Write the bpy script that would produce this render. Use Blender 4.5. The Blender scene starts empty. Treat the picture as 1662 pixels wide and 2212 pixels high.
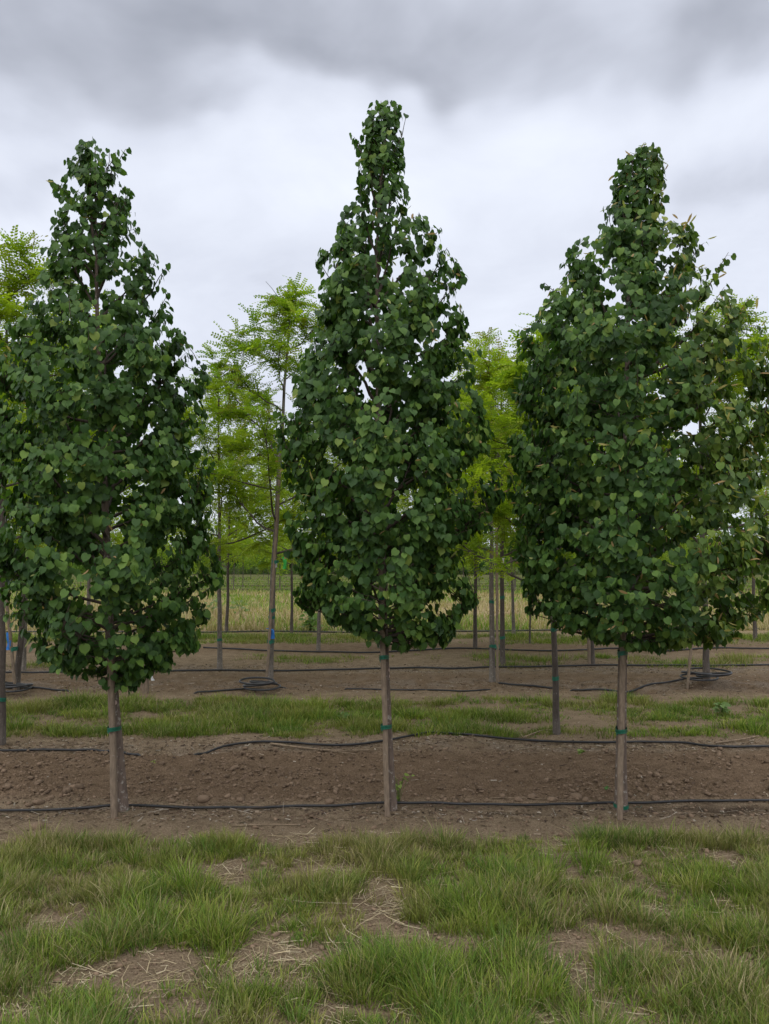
import bpy, math
import numpy as np
from mathutils import Matrix, Vector

rng = np.random.default_rng(7)
sc = bpy.context.scene
COL = sc.collection

# ------------------------------------------------------------------ camera
PW, PH, PF, HORIZON = 1662.0, 2212.0, 1736.0, 1225.0     # the photograph as viewed, focal length in its pixels
CAMH = 1.6
PITCH = math.atan((HORIZON - PH / 2) / PF)
cam = bpy.data.cameras.new("camera")
cam.sensor_fit = 'VERTICAL'
cam.angle = 2 * math.atan(PH / 2 / PF)
cam.clip_start = 0.05
cam.clip_end = 6000
camo = bpy.data.objects.new("camera", cam)
camo.location = (0, 0, CAMH)
camo.rotation_euler = (math.pi / 2 + PITCH, 0, 0)
COL.objects.link(camo)
sc.camera = camo

# ------------------------------------------------------------------ world: overcast sky
def ray(u, v):
    a = (u - PW / 2) / PF
    b = (PH / 2 - v) / PF
    c, s = math.cos(PITCH), math.sin(PITCH)
    return np.array([a, c - b * s, s + b * c])

SUN_EL, SUN_AZ = math.radians(68), math.radians(200)      # azimuth measured clockwise from +Y: behind the camera
world = bpy.data.worlds.new("World")
sc.world = world
world.use_nodes = True
world.cycles.sampling_method = 'MANUAL'
world.cycles.sample_map_resolution = 512
nt = world.node_tree
for n in list(nt.nodes):
    nt.nodes.remove(n)
L = nt.links.new

def N(tree, typ, **kw):
    n = tree.nodes.new(typ)
    for k, v in kw.items():
        if k == 'inp':
            for kk, vv in v.items():
                n.inputs[kk].default_value = vv
        else:
            setattr(n, k, v)
    return n

out = N(nt, 'ShaderNodeOutputWorld')
tc = N(nt, 'ShaderNodeTexCoord')
sky = N(nt, 'ShaderNodeTexSky', sky_type='NISHITA', sun_disc=False, sun_elevation=SUN_EL, sun_rotation=SUN_AZ)
bg1 = N(nt, 'ShaderNodeBackground', inp={'Strength': 0.1})
L(sky.outputs[0], bg1.inputs[0])

def vmath(op, a, b=None):
    n = N(nt, 'ShaderNodeVectorMath', operation=op)
    for i, s in enumerate((a, b)):
        if s is None:
            continue
        if hasattr(s, 'is_linked'):
            L(s, n.inputs[i])
        else:
            n.inputs[i].default_value = s
    return n.outputs['Value'] if op == 'DOT_PRODUCT' else n.outputs[0]

def smath(op, a, b=None, clamp=False):
    n = N(nt, 'ShaderNodeMath', operation=op, use_clamp=clamp)
    for i, s in enumerate((a, b)):
        if s is None:
            continue
        if hasattr(s, 'is_linked'):
            L(s, n.inputs[i])
        else:
            n.inputs[i].default_value = s
    return n.outputs[0]

direction = tc.outputs['Generated']
sep = N(nt, 'ShaderNodeSeparateXYZ')
L(direction, sep.inputs[0])
zz = smath('ADD', smath('MAXIMUM', sep.outputs['Z'], 0.0), 0.22)
comb = N(nt, 'ShaderNodeCombineXYZ')
L(smath('DIVIDE', sep.outputs['X'], zz), comb.inputs[0])
L(smath('DIVIDE', sep.outputs['Y'], zz), comb.inputs[1])
plane = comb.outputs[0]
n1 = N(nt, 'ShaderNodeTexNoise', inp={'Scale': 0.9, 'Detail': 2.0, 'Roughness': 0.42, 'Distortion': 0.5})
mp = N(nt, 'ShaderNodeMapping', inp={'Location': (3.1, 1.7, 0.0)})
L(plane, mp.inputs[0]); L(mp.outputs[0], n1.inputs['Vector'])
n2 = N(nt, 'ShaderNodeTexNoise', inp={'Scale': 2.6, 'Detail': 5.0, 'Roughness': 0.58, 'Distortion': 0.3})
L(mp.outputs[0], n2.inputs['Vector'])
# warp of the view direction so that the named cloud masses get ragged edges
n3 = N(nt, 'ShaderNodeTexNoise', inp={'Scale': 3.6, 'Detail': 3.0, 'Roughness': 0.55})
L(direction, n3.inputs['Vector'])
warp = vmath('SUBTRACT', n3.outputs['Color'], (0.5, 0.5, 0.5))
wsc = N(nt, 'ShaderNodeVectorMath', operation='SCALE', inp={'Scale': 0.30})
L(warp, wsc.inputs[0])
wdir = vmath('ADD', direction, wsc.outputs[0])

val = smath('ADD', smath('MULTIPLY', n1.outputs['Fac'], 0.42), smath('MULTIPLY', n2.outputs['Fac'], 0.62))
val = smath('ADD', val, 0.25)
# cloud masses seen in the photograph: (u, v, half width, half height, amount); minus is darker
for (u, v, ru, rv, amt) in [(600, 30, 330, 105, -0.36), (90, 60, 420, 170, -0.26), (760, 170, 240, 40, -0.12), (1060, 130, 240, 70, -0.12),
                            (1640, 0, 130, 110, -0.34), (1330, 20, 260, 90, -0.16), (30, 385, 80, 45, -0.20),
                            (1590, 375, 150, 55, -0.20), (520, 280, 120, 35, -0.09), (480, 175, 110, 38, 0.12),
                            (420, 430, 420, 110, 0.10), (1010, 330, 260, 110, 0.10)]:
    c = ray(u, v); c /= np.linalg.norm(c)
    right = np.cross(c, [0, 0, 1]); right /= np.linalg.norm(right)
    up = np.cross(right, c)
    cx = float(c @ right); cy = float(c @ up)
    a = smath('SUBTRACT', vmath('DOT_PRODUCT', wdir, tuple(right * (PF / ru))), cx)
    b = smath('SUBTRACT', vmath('DOT_PRODUCT', wdir, tuple(up * (PF / rv))), cy)
    d2 = smath('ADD', smath('MULTIPLY', a, a), smath('MULTIPLY', b, b))
    e = smath('DIVIDE', 1.0, smath('ADD', 1.0, smath('MULTIPLY', d2, d2)))
    val = smath('ADD', val, smath('MULTIPLY', e, amt))
ramp = N(nt, 'ShaderNodeValToRGB')
cr = ramp.color_ramp
cr.elements[0].position = 0.05; cr.elements[0].color = (0.19, 0.205, 0.245, 1)
cr.elements[1].position = 0.98; cr.elements[1].color = (0.72, 0.755, 0.84, 1)
e1 = cr.elements.new(0.38); e1.color = (0.375, 0.395, 0.455, 1)
e2 = cr.elements.new(0.66); e2.color = (0.57, 0.60, 0.685, 1)
L(val, ramp.inputs[0])
bg2 = N(nt, 'ShaderNodeBackground', inp={'Strength': 1.0})
L(ramp.outputs[0], bg2.inputs[0])
mix = N(nt, 'ShaderNodeMixShader', inp={0: 0.94})
L(bg1.outputs[0], mix.inputs[1]); L(bg2.outputs[0], mix.inputs[2]); L(mix.outputs[0], out.inputs[0])

# ------------------------------------------------------------------ sun behind thin cloud, exposure
sun = bpy.data.lights.new("sun", 'SUN')
sun.energy = 1.5
sun.angle = math.radians(95)
sun.color = (1.0, 0.94, 0.84)
suno = bpy.data.objects.new("sun", sun)
sd = Vector((math.sin(SUN_AZ) * math.cos(SUN_EL), math.cos(SUN_AZ) * math.cos(SUN_EL), math.sin(SUN_EL)))
suno.rotation_euler = (-sd).to_track_quat('-Z', 'Y').to_euler()
suno.location = (-4, -8, 14)
COL.objects.link(suno)
sc.view_settings.view_transform = 'Standard'
sc.view_settings.look = 'None'
sc.view_settings.exposure = 0.42
sc.view_settings.gamma = 1.0
sc.view_settings.use_curve_mapping = False
sc.cycles.max_bounces = 4
sc.cycles.diffuse_bounces = 2
sc.cycles.glossy_bounces = 2
sc.cycles.transmission_bounces = 4
sc.cycles.caustics_reflective = False
sc.cycles.caustics_refractive = False

# ------------------------------------------------------------------ numpy helpers
def _hash(ix, iy, seed):
    h = (ix.astype(np.int64) * 374761393 + iy.astype(np.int64) * 668265263 + seed * 1442695041) & 0xFFFFFFFF
    h = ((h ^ (h >> 13)) * 1274126177) & 0xFFFFFFFF
    h = h ^ (h >> 16)
    return (h & 0xFFFFFF) / float(0x1000000)

def vnoise(x, y, seed=0):
    ix = np.floor(x); iy = np.floor(y)
    fx = x - ix; fy = y - iy
    fx = fx * fx * (3 - 2 * fx); fy = fy * fy * (3 - 2 * fy)
    a = _hash(ix, iy, seed); b = _hash(ix + 1, iy, seed); c = _hash(ix, iy + 1, seed); d = _hash(ix + 1, iy + 1, seed)
    return (a * (1 - fx) + b * fx) * (1 - fy) + (c * (1 - fx) + d * fx) * fy

def fbm(x, y, seed=0, octv=4, gain=0.5):
    s = 0; a = 1; t = 0
    for o in range(octv):
        s = s + a * vnoise(x * 2 ** o + 13.7 * o, y * 2 ** o - 7.3 * o, seed + o)
        t += a; a *= gain
    return s / t

def worley(x, y, seed=0):
    ix = np.floor(x); iy = np.floor(y)
    best = np.full(np.shape(x), 9.0)
    for dx in (-1, 0, 1):
        for dy in (-1, 0, 1):
            jx = ix + dx; jy = iy + dy
            px = jx + _hash(jx, jy, seed); py = jy + _hash(jx, jy, seed + 91)
            r = 0.6 + 0.7 * _hash(jx, jy, seed + 17)
            best = np.minimum(best, np.hypot(px - x, py - y) / r)
    return best

def sstep(a, b, x):
    t = np.clip((x - a) / (b - a), 0, 1)
    return t * t * (3 - 2 * t)

def yv(v):                                   # distance along the ground of an image row
    return CAMH / math.tan(math.atan((v - PH / 2) / PF) - PITCH)

def ground_at(u, v):                         # ground point below a pixel
    d = ray(u, v)
    t = -CAMH / d[2]
    return np.array([d[0] * t, d[1] * t])

def at_depth(u, v, y):                       # point where a pixel's ray meets the upright plane at distance y
    d = ray(u, v)
    t = y / d[1]
    return np.array([d[0] * t, y, CAMH + d[2] * t])

# ------------------------------------------------------------------ terrain height and vegetation mask
PITS = [(ground_at(365, 1622), 0.36, 0.20, -0.11), (ground_at(1385, 1492), 0.30, 0.20, -0.11),
        (ground_at(430, 1733), 0.10, 0.05, -0.035), (ground_at(1560, 1752), 0.35, 0.10, -0.02), (ground_at(1120, 1752), 0.2, 0.06, -0.02)]
MOUNDS = [(ground_at(985, 1610), 0.40, 0.28, 0.055), (ground_at(1530, 1480), 0.45, 0.30, 0.06), (ground_at(572, 1482), 0.35, 0.25, 0.03),
          (ground_at(262, 1757), 0.16, 0.10, 0.02), (ground_at(845, 1757), 0.16, 0.10, 0.02), (ground_at(1343, 1757), 0.16, 0.10, 0.02),
          (ground_at(1205, 1592), 0.2, 0.15, 0.03), (ground_at(500, 1600), 0.5, 0.12, 0.03)]
BARE = [(350, 2090, 150, 42), (150, 1995, 90, 26), (815, 1955, 70, 62), (690, 1888, 90, 20), (485, 1888, 60, 26), (870, 2015, 60, 26),
        (1230, 2075, 55, 60), (350, 2180, 110, 28), (610, 2058, 150, 22), (1190, 2200, 90, 30), (1560, 2065, 80, 20), (170, 2110, 60, 24),
        (1215, 1850, 36, 40), (640, 1815, 60, 14), (410, 1812, 30, 20), (1000, 2045, 60, 24), (60, 2185, 60, 20), (1540, 1850, 40, 22), (560, 2110, 120, 22),
        (1120, 2110, 70, 18), (720, 2185, 60, 20), (1420, 1965, 60, 16)]
BAREG = []
for (u, v, a, b) in BARE:
    c = ground_at(u, v)
    BAREG.append((c[0], c[1], abs(ground_at(u + a, v)[0] - c[0]), abs(ground_at(u, v - b)[1] - ground_at(u, v + b)[1]) / 2))
Y_A = yv(1814)                                # far edge of the near grass
Y_B0, Y_B1 = yv(1598), yv(1508)               # second grass strip
Y_C0, Y_C1 = yv(1443), yv(1416)
Y_D0, Y_D1 = yv(1391), yv(1371)
Y_F0, Y_F1 = yv(1368), yv(1280)               # weedy straw field

def bare_field(x, y):
    b = np.zeros_like(x)
    xx = x + 0.12 * (fbm(x * 5, y * 5, 41, 3) - 0.5); yy = y + 0.16 * (fbm(x * 5, y * 5, 47, 3) - 0.5)
    for (cx, cy, a, c) in BAREG:
        d = np.hypot((xx - cx) / (a * 1.12), (yy - cy + 0.03) / (c * 1.28))
        b = np.maximum(b, 1 - sstep(0.55, 1.15, d))
    return b

def veg(x, y):
    """How thickly grass grows: 0 bare soil to 1 full."""
    w = 0.22 * (fbm(x * 1.7, y * 1.7 + 5, 3, 3) - 0.5)
    patch = fbm(x * 2.3, y * 2.3, 11, 3)
    a = (1 - sstep(Y_A - 0.10, Y_A + 0.06, y + w)) * np.clip(0.50 + 1.0 * sstep(0.34, 0.52, patch), 0, 1)
    a = a * (1 - 0.96 * bare_field(x, y))
    wb = 0.9 * (fbm(x * 1.1, y * 0.9 + 15, 23, 3) - 0.5)
    b = sstep(Y_B0 - 0.05, Y_B0 + 0.2, y + wb * 0.3) * (1 - sstep(Y_B1 - 0.5, Y_B1 + 0.1, y + wb))
    pb = fbm(x * 1.5 + 3, y * 1.7, 29, 3)
    b = b * sstep(0.34, 0.50, pb + 0.10)
    yg = yv(1566)
    gap = np.exp(-((y - yg + wb * 0.4) / 0.16) ** 2) * np.where((x < -1.9) | (x > 1.15), 1.0, 0.25)
    b = b * (1 - 0.9 * gap)
    hole = np.exp(-(((x - 2.05) / 0.42) ** 2 + ((y - 8.6) / 0.7) ** 2)) + 0.8 * np.exp(-(((x - 1.2) / 0.25) ** 2 + ((y - 9.3) / 0.5) ** 2))
    b = b * (1 - np.clip(hole, 0, 1))
    pc = fbm(x * 0.9 + 7, y * 1.3, 37, 3)
    c = sstep(Y_C0 - 0.2, Y_C0 + 0.3, y) * (1 - sstep(Y_C1 - 0.4, Y_C1 + 0.2, y)) * sstep(0.47, 0.6, pc) * 0.9
    d = sstep(Y_D0 - 0.3, Y_D0 + 0.4, y) * (1 - sstep(Y_D1 - 0.5, Y_D1 + 0.5, y)) * sstep(0.30, 0.45, pc)
    return np.clip(a + b + c + d, 0, 1)

def tilled(x, y):
    """1 on the harrowed crumbly soil between the rows."""
    t1 = sstep(yv(1738), yv(1722), y) * (1 - sstep(yv(1640), yv(1612), y))
    t2 = sstep(yv(1500), yv(1490), y) * (1 - sstep(yv(1462), yv(1450), y))
    t3 = sstep(yv(1415), yv(1408), y) * (1 - sstep(yv(1396), yv(1390), y))
    return np.clip(t1 + t2 * 0.8 + t3 * 0.6, 0, 1)

def height_big(x, y):
    h = 0.05 * (fbm(x * 0.8, y * 0.8, 51, 3) - 0.5) * np.clip(y / 4, 0, 1)
    for (c, a, b, amt) in PITS + MOUNDS:
        xx = x + 0.1 * (fbm(x * 6, y * 6, 77, 2) - 0.5)
        h = h + amt * np.exp(-((np.abs((xx - c[0]) / a)) ** 2.6 + (np.abs((y - c[1]) / b)) ** 2.6))
    return h

def height(x, y):
    x = np.asarray(x, float); y = np.asarray(y, float)
    h = height_big(x, y)
    near = 1 - sstep(14, 26, y)
    til = tilled(x, y)
    clod = np.clip(0.75 - worley(x * 17, y * 17, 5), 0, 1)
    clod2 = np.clip(0.7 - worley(x * 36, y * 36, 8), 0, 1)
    lumps = fbm(x * 6, y * 6, 61, 3) - 0.5
    h = h + near * (til * (0.040 * clod * sstep(0.35, 0.6, fbm(x * 3, y * 3, 67, 2)) + 0.030 * clod2 + 0.020 * lumps)
                    + (1 - til) * (0.018 * lumps + 0.006 * clod2 * sstep(0.45, 0.6, fbm(x * 4, y * 4, 69, 2))))
    h = h + 0.25 * (fbm(x * 0.02, y * 0.02, 71, 3) - 0.5) * sstep(60, 200, y)
    return h

def hz(x, y):
    return float(height(np.array([x]), np.array([y]))[0])

# ------------------------------------------------------------------ mesh helpers
def mesh_np(name, V, T, mat, col=None, smooth=False):
    V = np.asarray(V, np.float32); T = np.asarray(T, np.int32)
    me = bpy.data.meshes.new(name)
    me.vertices.add(len(V)); me.vertices.foreach_set('co', V.ravel())
    k = T.shape[1]
    me.loops.add(T.size); me.loops.foreach_set('vertex_index', T.ravel())
    me.polygons.add(len(T))
    me.polygons.foreach_set('loop_start', np.arange(0, T.size, k, dtype=np.int32))
    me.polygons.foreach_set('loop_total', np.full(len(T), k, np.int32))
    if smooth:
        me.polygons.foreach_set('use_smooth', np.ones(len(T), bool))
    if col is not None:
        ca = me.color_attributes.new('tint', 'FLOAT_COLOR', 'POINT')
        c4 = np.ones((len(V), 4), np.float32); c4[:, :3] = col
        ca.data.foreach_set('color', c4.ravel())
    me.update(calc_edges=True)
    if mat is not None:
        me.materials.append(mat)
    return me

def link(name, data, parent=None, loc=None):
    o = bpy.data.objects.new(name, data)
    COL.objects.link(o)
    if parent is not None:
        o.parent = parent
    if loc is not None:
        o.location = loc
    return o

def tag(o, label=None, cat=None, group=None, kind=None):
    if label: o['label'] = label
    if cat: o['category'] = cat
    if group: o['group'] = group
    if kind: o['kind'] = kind
    return o

class MB:
    """collects triangles"""
    def __init__(s):
        s.V = []; s.T = []; s.C = []; s.n = 0
    def add(s, V, T, c=(1, 1, 1)):
        V = np.asarray(V, float)
        s.V.append(V); s.T.append(np.asarray(T, int) + s.n)
        c = np.asarray(c, float)
        s.C.append(np.broadcast_to(c, V.shape) if c.ndim == 1 else c)
        s.n += len(V)
    def mesh(s, name, mat, smooth=True):
        return mesh_np(name, np.concatenate(s.V), np.concatenate(s.T), mat, np.concatenate(s.C), smooth)

def unit(a):
    a = np.asarray(a, float)
    return a / (np.linalg.norm(a, axis=-1, keepdims=True) + 1e-9)

def tube(P, R, sides=6, cap=True):
    P = np.asarray(P, float); n = len(P)
    R = np.broadcast_to(np.asarray(R, float), (n,))
    t = unit(np.gradient(P, axis=0))
    ref = np.array([0.31, 0.95, 0.05]) if abs(t[0][2]) > 0.6 else np.array([0.05, 0.1, 1.0])
    a = unit(np.cross(t, ref)); b = np.cross(t, a)
    ang = np.linspace(0, 2 * math.pi, sides, endpoint=False)
    V = P[:, None, :] + R[:, None, None] * (a[:, None, :] * np.cos(ang)[None, :, None] + b[:, None, :] * np.sin(ang)[None, :, None])
    V = V.reshape(-1, 3)
    T = []
    i = np.arange(n - 1)[:, None] * sides; j = np.arange(sides)[None, :]; j2 = (j + 1) % sides
    q = np.stack([i + j, i + j2, i + sides + j2, i + sides + j], -1).reshape(-1, 4)
    T = np.concatenate([q[:, [0, 1, 2]], q[:, [0, 2, 3]]])
    if cap:
        for base, ring in ((P[0], 0), (P[-1], (n - 1) * sides)):
            k = len(V); V = np.vstack([V, base])
            T = np.vstack([T, np.stack([np.full(sides, k), ring + np.arange(sides), ring + (np.arange(sides) + 1) % sides], -1)])
    return V, T

def bez(p0, p1, p2, n):
    t = np.linspace(0, 1, n)[:, None]
    return (1 - t) ** 2 * np.asarray(p0) + 2 * t * (1 - t) * np.asarray(p1) + t * t * np.asarray(p2)

def spline(P, n):
    """smooth curve through points (Catmull-Rom)"""
    P = np.asarray(P, float)
    Q = np.vstack([2 * P[0] - P[1], P, 2 * P[-1] - P[-2]])
    m = len(P) - 1
    out_ = []
    for t in np.linspace(0, m - 1e-6, n):
        i = int(t); f = t - i
        a, b, c, d = Q[i], Q[i + 1], Q[i + 2], Q[i + 3]
        out_.append(0.5 * (2 * b + (c - a) * f + (2 * a - 5 * b + 4 * c - d) * f * f + (3 * b - a - 3 * c + d) * f ** 3))
    return np.array(out_)

# ------------------------------------------------------------------ materials
def newmat(name):
    m = bpy.data.materials.new(name); m.use_nodes = True
    t = m.node_tree
    for n in list(t.nodes):
        t.nodes.remove(n)
    o = t.nodes.new('ShaderNodeOutputMaterial')
    p = t.nodes.new('ShaderNodeBsdfPrincipled')
    t.links.new(p.outputs[0], o.inputs[0])
    return m, t, p, o

def ramp_node(t, stops):
    r = t.nodes.new('ShaderNodeValToRGB')
    e = r.color_ramp.elements
    e[0].position, e[0].color = stops[0][0], (*stops[0][1], 1)
    e[1].position, e[1].color = stops[-1][0], (*stops[-1][1], 1)
    for p, c in stops[1:-1]:
        k = e.new(p); k.color = (*c, 1)
    return r

def mulmix(t, a, b, fac=1.0, blend='MULTIPLY'):
    m = t.nodes.new('ShaderNodeMix'); m.data_type = 'RGBA'; m.blend_type = blend
    m.inputs[0].default_value = fac
    for s, i in ((a, 6), (b, 7)):
        if hasattr(s, 'is_linked'):
            t.links.new(s, m.inputs[i])
        else:
            m.inputs[i].default_value = (*s, 1)
    return m.outputs[2]

def noise_node(t, scale, detail=4, rough=0.55, coord='Object', vec=None):
    n = t.nodes.new('ShaderNodeTexNoise')
    n.inputs['Scale'].default_value = scale; n.inputs['Detail'].default_value = detail; n.inputs['Roughness'].default_value = rough
    if vec is None:
        c = t.nodes.new('ShaderNodeTexCoord'); vec = c.outputs[coord]
    t.links.new(vec, n.inputs['Vector'])
    return n

def bump(t, p, src, strength, dist):
    b = t.nodes.new('ShaderNodeBump'); b.inputs['Strength'].default_value = strength; b.inputs['Distance'].default_value = dist
    t.links.new(src, b.inputs['Height']); t.links.new(b.outputs[0], p.inputs['Normal'])

def mat_leaf(name, mode, translucency=0.35, rough=0.5, spec=0.2, stops=None, vein=True):
    """mode 'tint': colour from the mesh's tint attribute; 'object': from a ramp over Object Info random"""
    m, t, p, o = newmat(name)
    if mode == 'tint':
        a = t.nodes.new('ShaderNodeAttribute'); a.attribute_name = 'tint'; c = a.outputs['Color']
    else:
        oi = t.nodes.new('ShaderNodeObjectInfo')
        r = ramp_node(t, stops); t.links.new(oi.outputs['Random'], r.inputs[0]); c = r.outputs[0]
    if vein:
        n = noise_node(t, 55, 3)
        r2 = ramp_node(t, [(0.3, (0.82, 0.82, 0.82)), (0.75, (1.12, 1.12, 1.08))]); t.links.new(n.outputs[0], r2.inputs[0])
        c = mulmix(t, c, r2.outputs[0])
    t.links.new(c, p.inputs['Base Color'])
    p.inputs['Roughness'].default_value = rough
    p.inputs['Specular IOR Level'].default_value = spec
    tr = t.nodes.new('ShaderNodeBsdfTranslucent')
    tcol = mulmix(t, c, (1.15, 1.35, 0.55))
    t.links.new(tcol, tr.inputs[0])
    ms = t.nodes.new('ShaderNodeMixShader'); ms.inputs[0].default_value = translucency
    t.links.new(p.outputs[0], ms.inputs[1]); t.links.new(tr.outputs[0], ms.inputs[2]); t.links.new(ms.outputs[0], o.inputs[0])
    return m

def mat_bark(name, dark, mid, lichen, lich_amt=0.62, scale=30):
    m, t, p, o = newmat(name)
    c = t.nodes.new('ShaderNodeTexCoord')
    mpn = t.nodes.new('ShaderNodeMapping'); mpn.inputs['Scale'].default_value = (1, 1, 0.22)
    t.links.new(c.outputs['Object'], mpn.inputs[0])
    n = noise_node(t, scale * 1.6, 6, 0.65, vec=mpn.outputs[0])
    r = ramp_node(t, [(0.28, dark), (0.62, mid)]); t.links.new(n.outputs[0], r.inputs[0])
    n2_ = noise_node(t, scale * 0.9, 5, 0.7)
    r2 = ramp_node(t, [(lich_amt - 0.05, (0, 0, 0)), (lich_amt + 0.05, (1, 1, 1))]); t.links.new(n2_.outputs[0], r2.inputs[0])
    mx = t.nodes.new('ShaderNodeMix'); mx.data_type = 'RGBA'
    t.links.new(r2.outputs[0], mx.inputs[0]); t.links.new(r.outputs[0], mx.inputs[6]); mx.inputs[7].default_value = (*lichen, 1)
    t.links.new(mx.outputs[2], p.inputs['Base Color'])
    p.inputs['Roughness'].default_value = 0.85
    bump(t, p, n.outputs[0], 0.6, 0.004)
    return m

def mat_plain(name, c, rough=0.7, var=0.15, scale=20, spec=0.3, translucency=0):
    m, t, p, o = newmat(name)
    n = noise_node(t, scale, 4)
    r = ramp_node(t, [(0.3, tuple(x * (1 - var) for x in c)), (0.7, tuple(x * (1 + var) for x in c))]); t.links.new(n.outputs[0], r.inputs[0])
    t.links.new(r.outputs[0], p.inputs['Base Color'])
    p.inputs['Roughness'].default_value = rough; p.inputs['Specular IOR Level'].default_value = spec
    if translucency:
        tr = t.nodes.new('ShaderNodeBsdfTranslucent'); t.links.new(r.outputs[0], tr.inputs[0])
        ms = t.nodes.new('ShaderNodeMixShader'); ms.inputs[0].default_value = translucency
        t.links.new(p.outputs[0], ms.inputs[1]); t.links.new(tr.outputs[0], ms.inputs[2]); t.links.new(ms.outputs[0], o.inputs[0])
    return m

M = {}
M['linden_leaf'] = mat_leaf('linden_leaf', 'tint', 0.32, rough=0.45, spec=0.22)
LEAF_STOPS = [(0.0, (0.032, 0.078, 0.022)), (0.35, (0.060, 0.130, 0.032)), (0.72, (0.115, 0.215, 0.046)), (0.92, (0.185, 0.300, 0.058)), (1.0, (0.27, 0.36, 0.085))]  # wide tone range also carries highlight contrast in the leaf colour
M['linden_leaf_single'] = mat_leaf('linden_leaf_single', 'object', 0.32, rough=0.45, spec=0.22, stops=LEAF_STOPS)
M['locust_leaf'] = mat_leaf('locust_leaf', 'tint', 0.45, rough=0.55, spec=0.12, vein=False)
M['grass'] = mat_leaf('grass_blade', 'tint', 0.30, rough=0.6, spec=0.08, vein=False)
M['bark_linden'] = mat_bark('bark_linden', (0.070, 0.050, 0.038), (0.165, 0.120, 0.092), (0.33, 0.30, 0.26), 0.60)
M['bark_branch'] = mat_bark('bark_branch', (0.040, 0.030, 0.022), (0.085, 0.062, 0.045), (0.12, 0.10, 0.08), 0.66, 60)
M['bark_locust'] = mat_bark('bark_locust', (0.070, 0.058, 0.048), (0.17, 0.145, 0.12), (0.30, 0.28, 0.25), 0.62)
M['bark_dark'] = mat_bark('bark_dark', (0.045, 0.035, 0.028), (0.10, 0.08, 0.065), (0.19, 0.17, 0.15), 0.64)
M['stake'] = mat_bark('stake_wood', (0.115, 0.084, 0.058), (0.25, 0.188, 0.132), (0.31, 0.27, 0.22), 0.68, 40)
M['tie'] = mat_plain('green_tie_tape', (0.012, 0.14, 0.085), 0.4, 0.25, 40, 0.5, 0.15)
M['hose'] = mat_plain('black_hose', (0.016, 0.016, 0.018), 0.5, 0.5, 9, 0.5)
M['hose_coil'] = mat_plain('grey_black_hose', (0.028, 0.028, 0.031), 0.42, 0.5, 9, 0.5)
M['blue'] = mat_plain('blue_flagging', (0.05, 0.26, 0.72), 0.45, 0.2, 20, 0.4, 0.3)
M['lime'] = mat_plain('lime_flagging', (0.08, 0.62, 0.12), 0.45, 0.2, 20, 0.4, 0.3)
M['white'] = mat_plain('white_tag', (0.72, 0.73, 0.74), 0.5, 0.06, 20, 0.4)
M['scar'] = mat_plain('pruning_scar', (0.50, 0.37, 0.32), 0.8, 0.2, 60, 0.2)
M['twig'] = mat_plain('dry_twig', (0.24, 0.18, 0.12), 0.85, 0.35, 25, 0.2)
M['bract'] = mat_leaf('bract', 'tint', 0.35, rough=0.6, spec=0.2, vein=False)
M['weed'] = mat_leaf('weed_leaf', 'tint', 0.35, vein=False)

def soil_color(t, scale_shift=0.0):
    c = t.nodes.new('ShaderNodeTexCoord')
    a = t.nodes.new('ShaderNodeAttribute'); a.attribute_name = 'tint'
    n = noise_node(t, 5.0, 6, 0.62, vec=c.outputs['Object'])
    r = ramp_node(t, [(0.25, (0.72, 0.70, 0.68)), (0.75, (1.22, 1.22, 1.22))]); t.links.new(n.outputs[0], r.inputs[0])
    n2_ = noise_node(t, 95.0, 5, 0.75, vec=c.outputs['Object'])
    r2 = ramp_node(t, [(0.32, (0.42, 0.41, 0.40)), (0.64, (1.36, 1.36, 1.36))]); t.links.new(n2_.outputs[0], r2.inputs[0])  # fine dark mottling puts the shadow between soil crumbs into the colour
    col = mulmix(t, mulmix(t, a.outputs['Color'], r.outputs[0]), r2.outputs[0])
    return col, n2_, c

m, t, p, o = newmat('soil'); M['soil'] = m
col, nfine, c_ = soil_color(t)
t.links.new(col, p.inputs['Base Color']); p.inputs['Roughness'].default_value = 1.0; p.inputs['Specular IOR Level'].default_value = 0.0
n3_ = noise_node(t, 190.0, 4, 0.7, vec=c_.outputs['Object'])
ad = t.nodes.new('ShaderNodeMath'); ad.operation = 'ADD'
t.links.new(nfine.outputs[0], ad.inputs[0]); t.links.new(n3_.outputs[0], ad.inputs[1])
bump(t, p, ad.outputs[0], 0.9, 0.009)
M['clod'] = mat_plain('soil_clod', (0.190, 0.135, 0.092), 0.95, 0.5, 30, 0.1)
M['litter'] = mat_leaf('dry_litter', 'tint', 0.1, rough=0.9, spec=0.1, vein=False)

# ------------------------------------------------------------------ ground: one sheet to the horizon
rows = np.concatenate([np.array([-400, -150, -60, -25, -10, -4, 0, 1.2, 2.0]),
                       np.arange(2.4, Y_A - 0.05, 0.022), np.arange(Y_A - 0.05, 8.1, 0.0125), np.arange(8.1, 11.0, 0.026), np.arange(11.0, 16.5, 0.045),
                       16.5 * 1.045 ** np.arange(0, 80), [700, 1000, 1500, 2400, 4000]])
NC = 430
tt = np.linspace(-1, 1, NC)
k_out = (np.arange(1, 13) / 12.0) ** 3
Y, _ = np.meshgrid(rows, np.zeros(NC + 24), indexing='ij')
hw = 1.3 + 0.58 * np.abs(rows)
X = np.concatenate([-(hw[:, None] + 900 * k_out[None, ::-1] * (1 + np.abs(rows[:, None]) / 400)), hw[:, None] * tt[None, :],
                    hw[:, None] + 900 * k_out[None, :] * (1 + np.abs(rows[:, None]) / 400)], axis=1)
Z = height(X.ravel(), Y.ravel()).reshape(X.shape)
V = np.stack([X, Y, Z], -1).reshape(-1, 3)
nr, ncc = X.shape
ii = np.arange(nr - 1)[:, None] * ncc; jj = np.arange(ncc - 1)[None, :]
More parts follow.
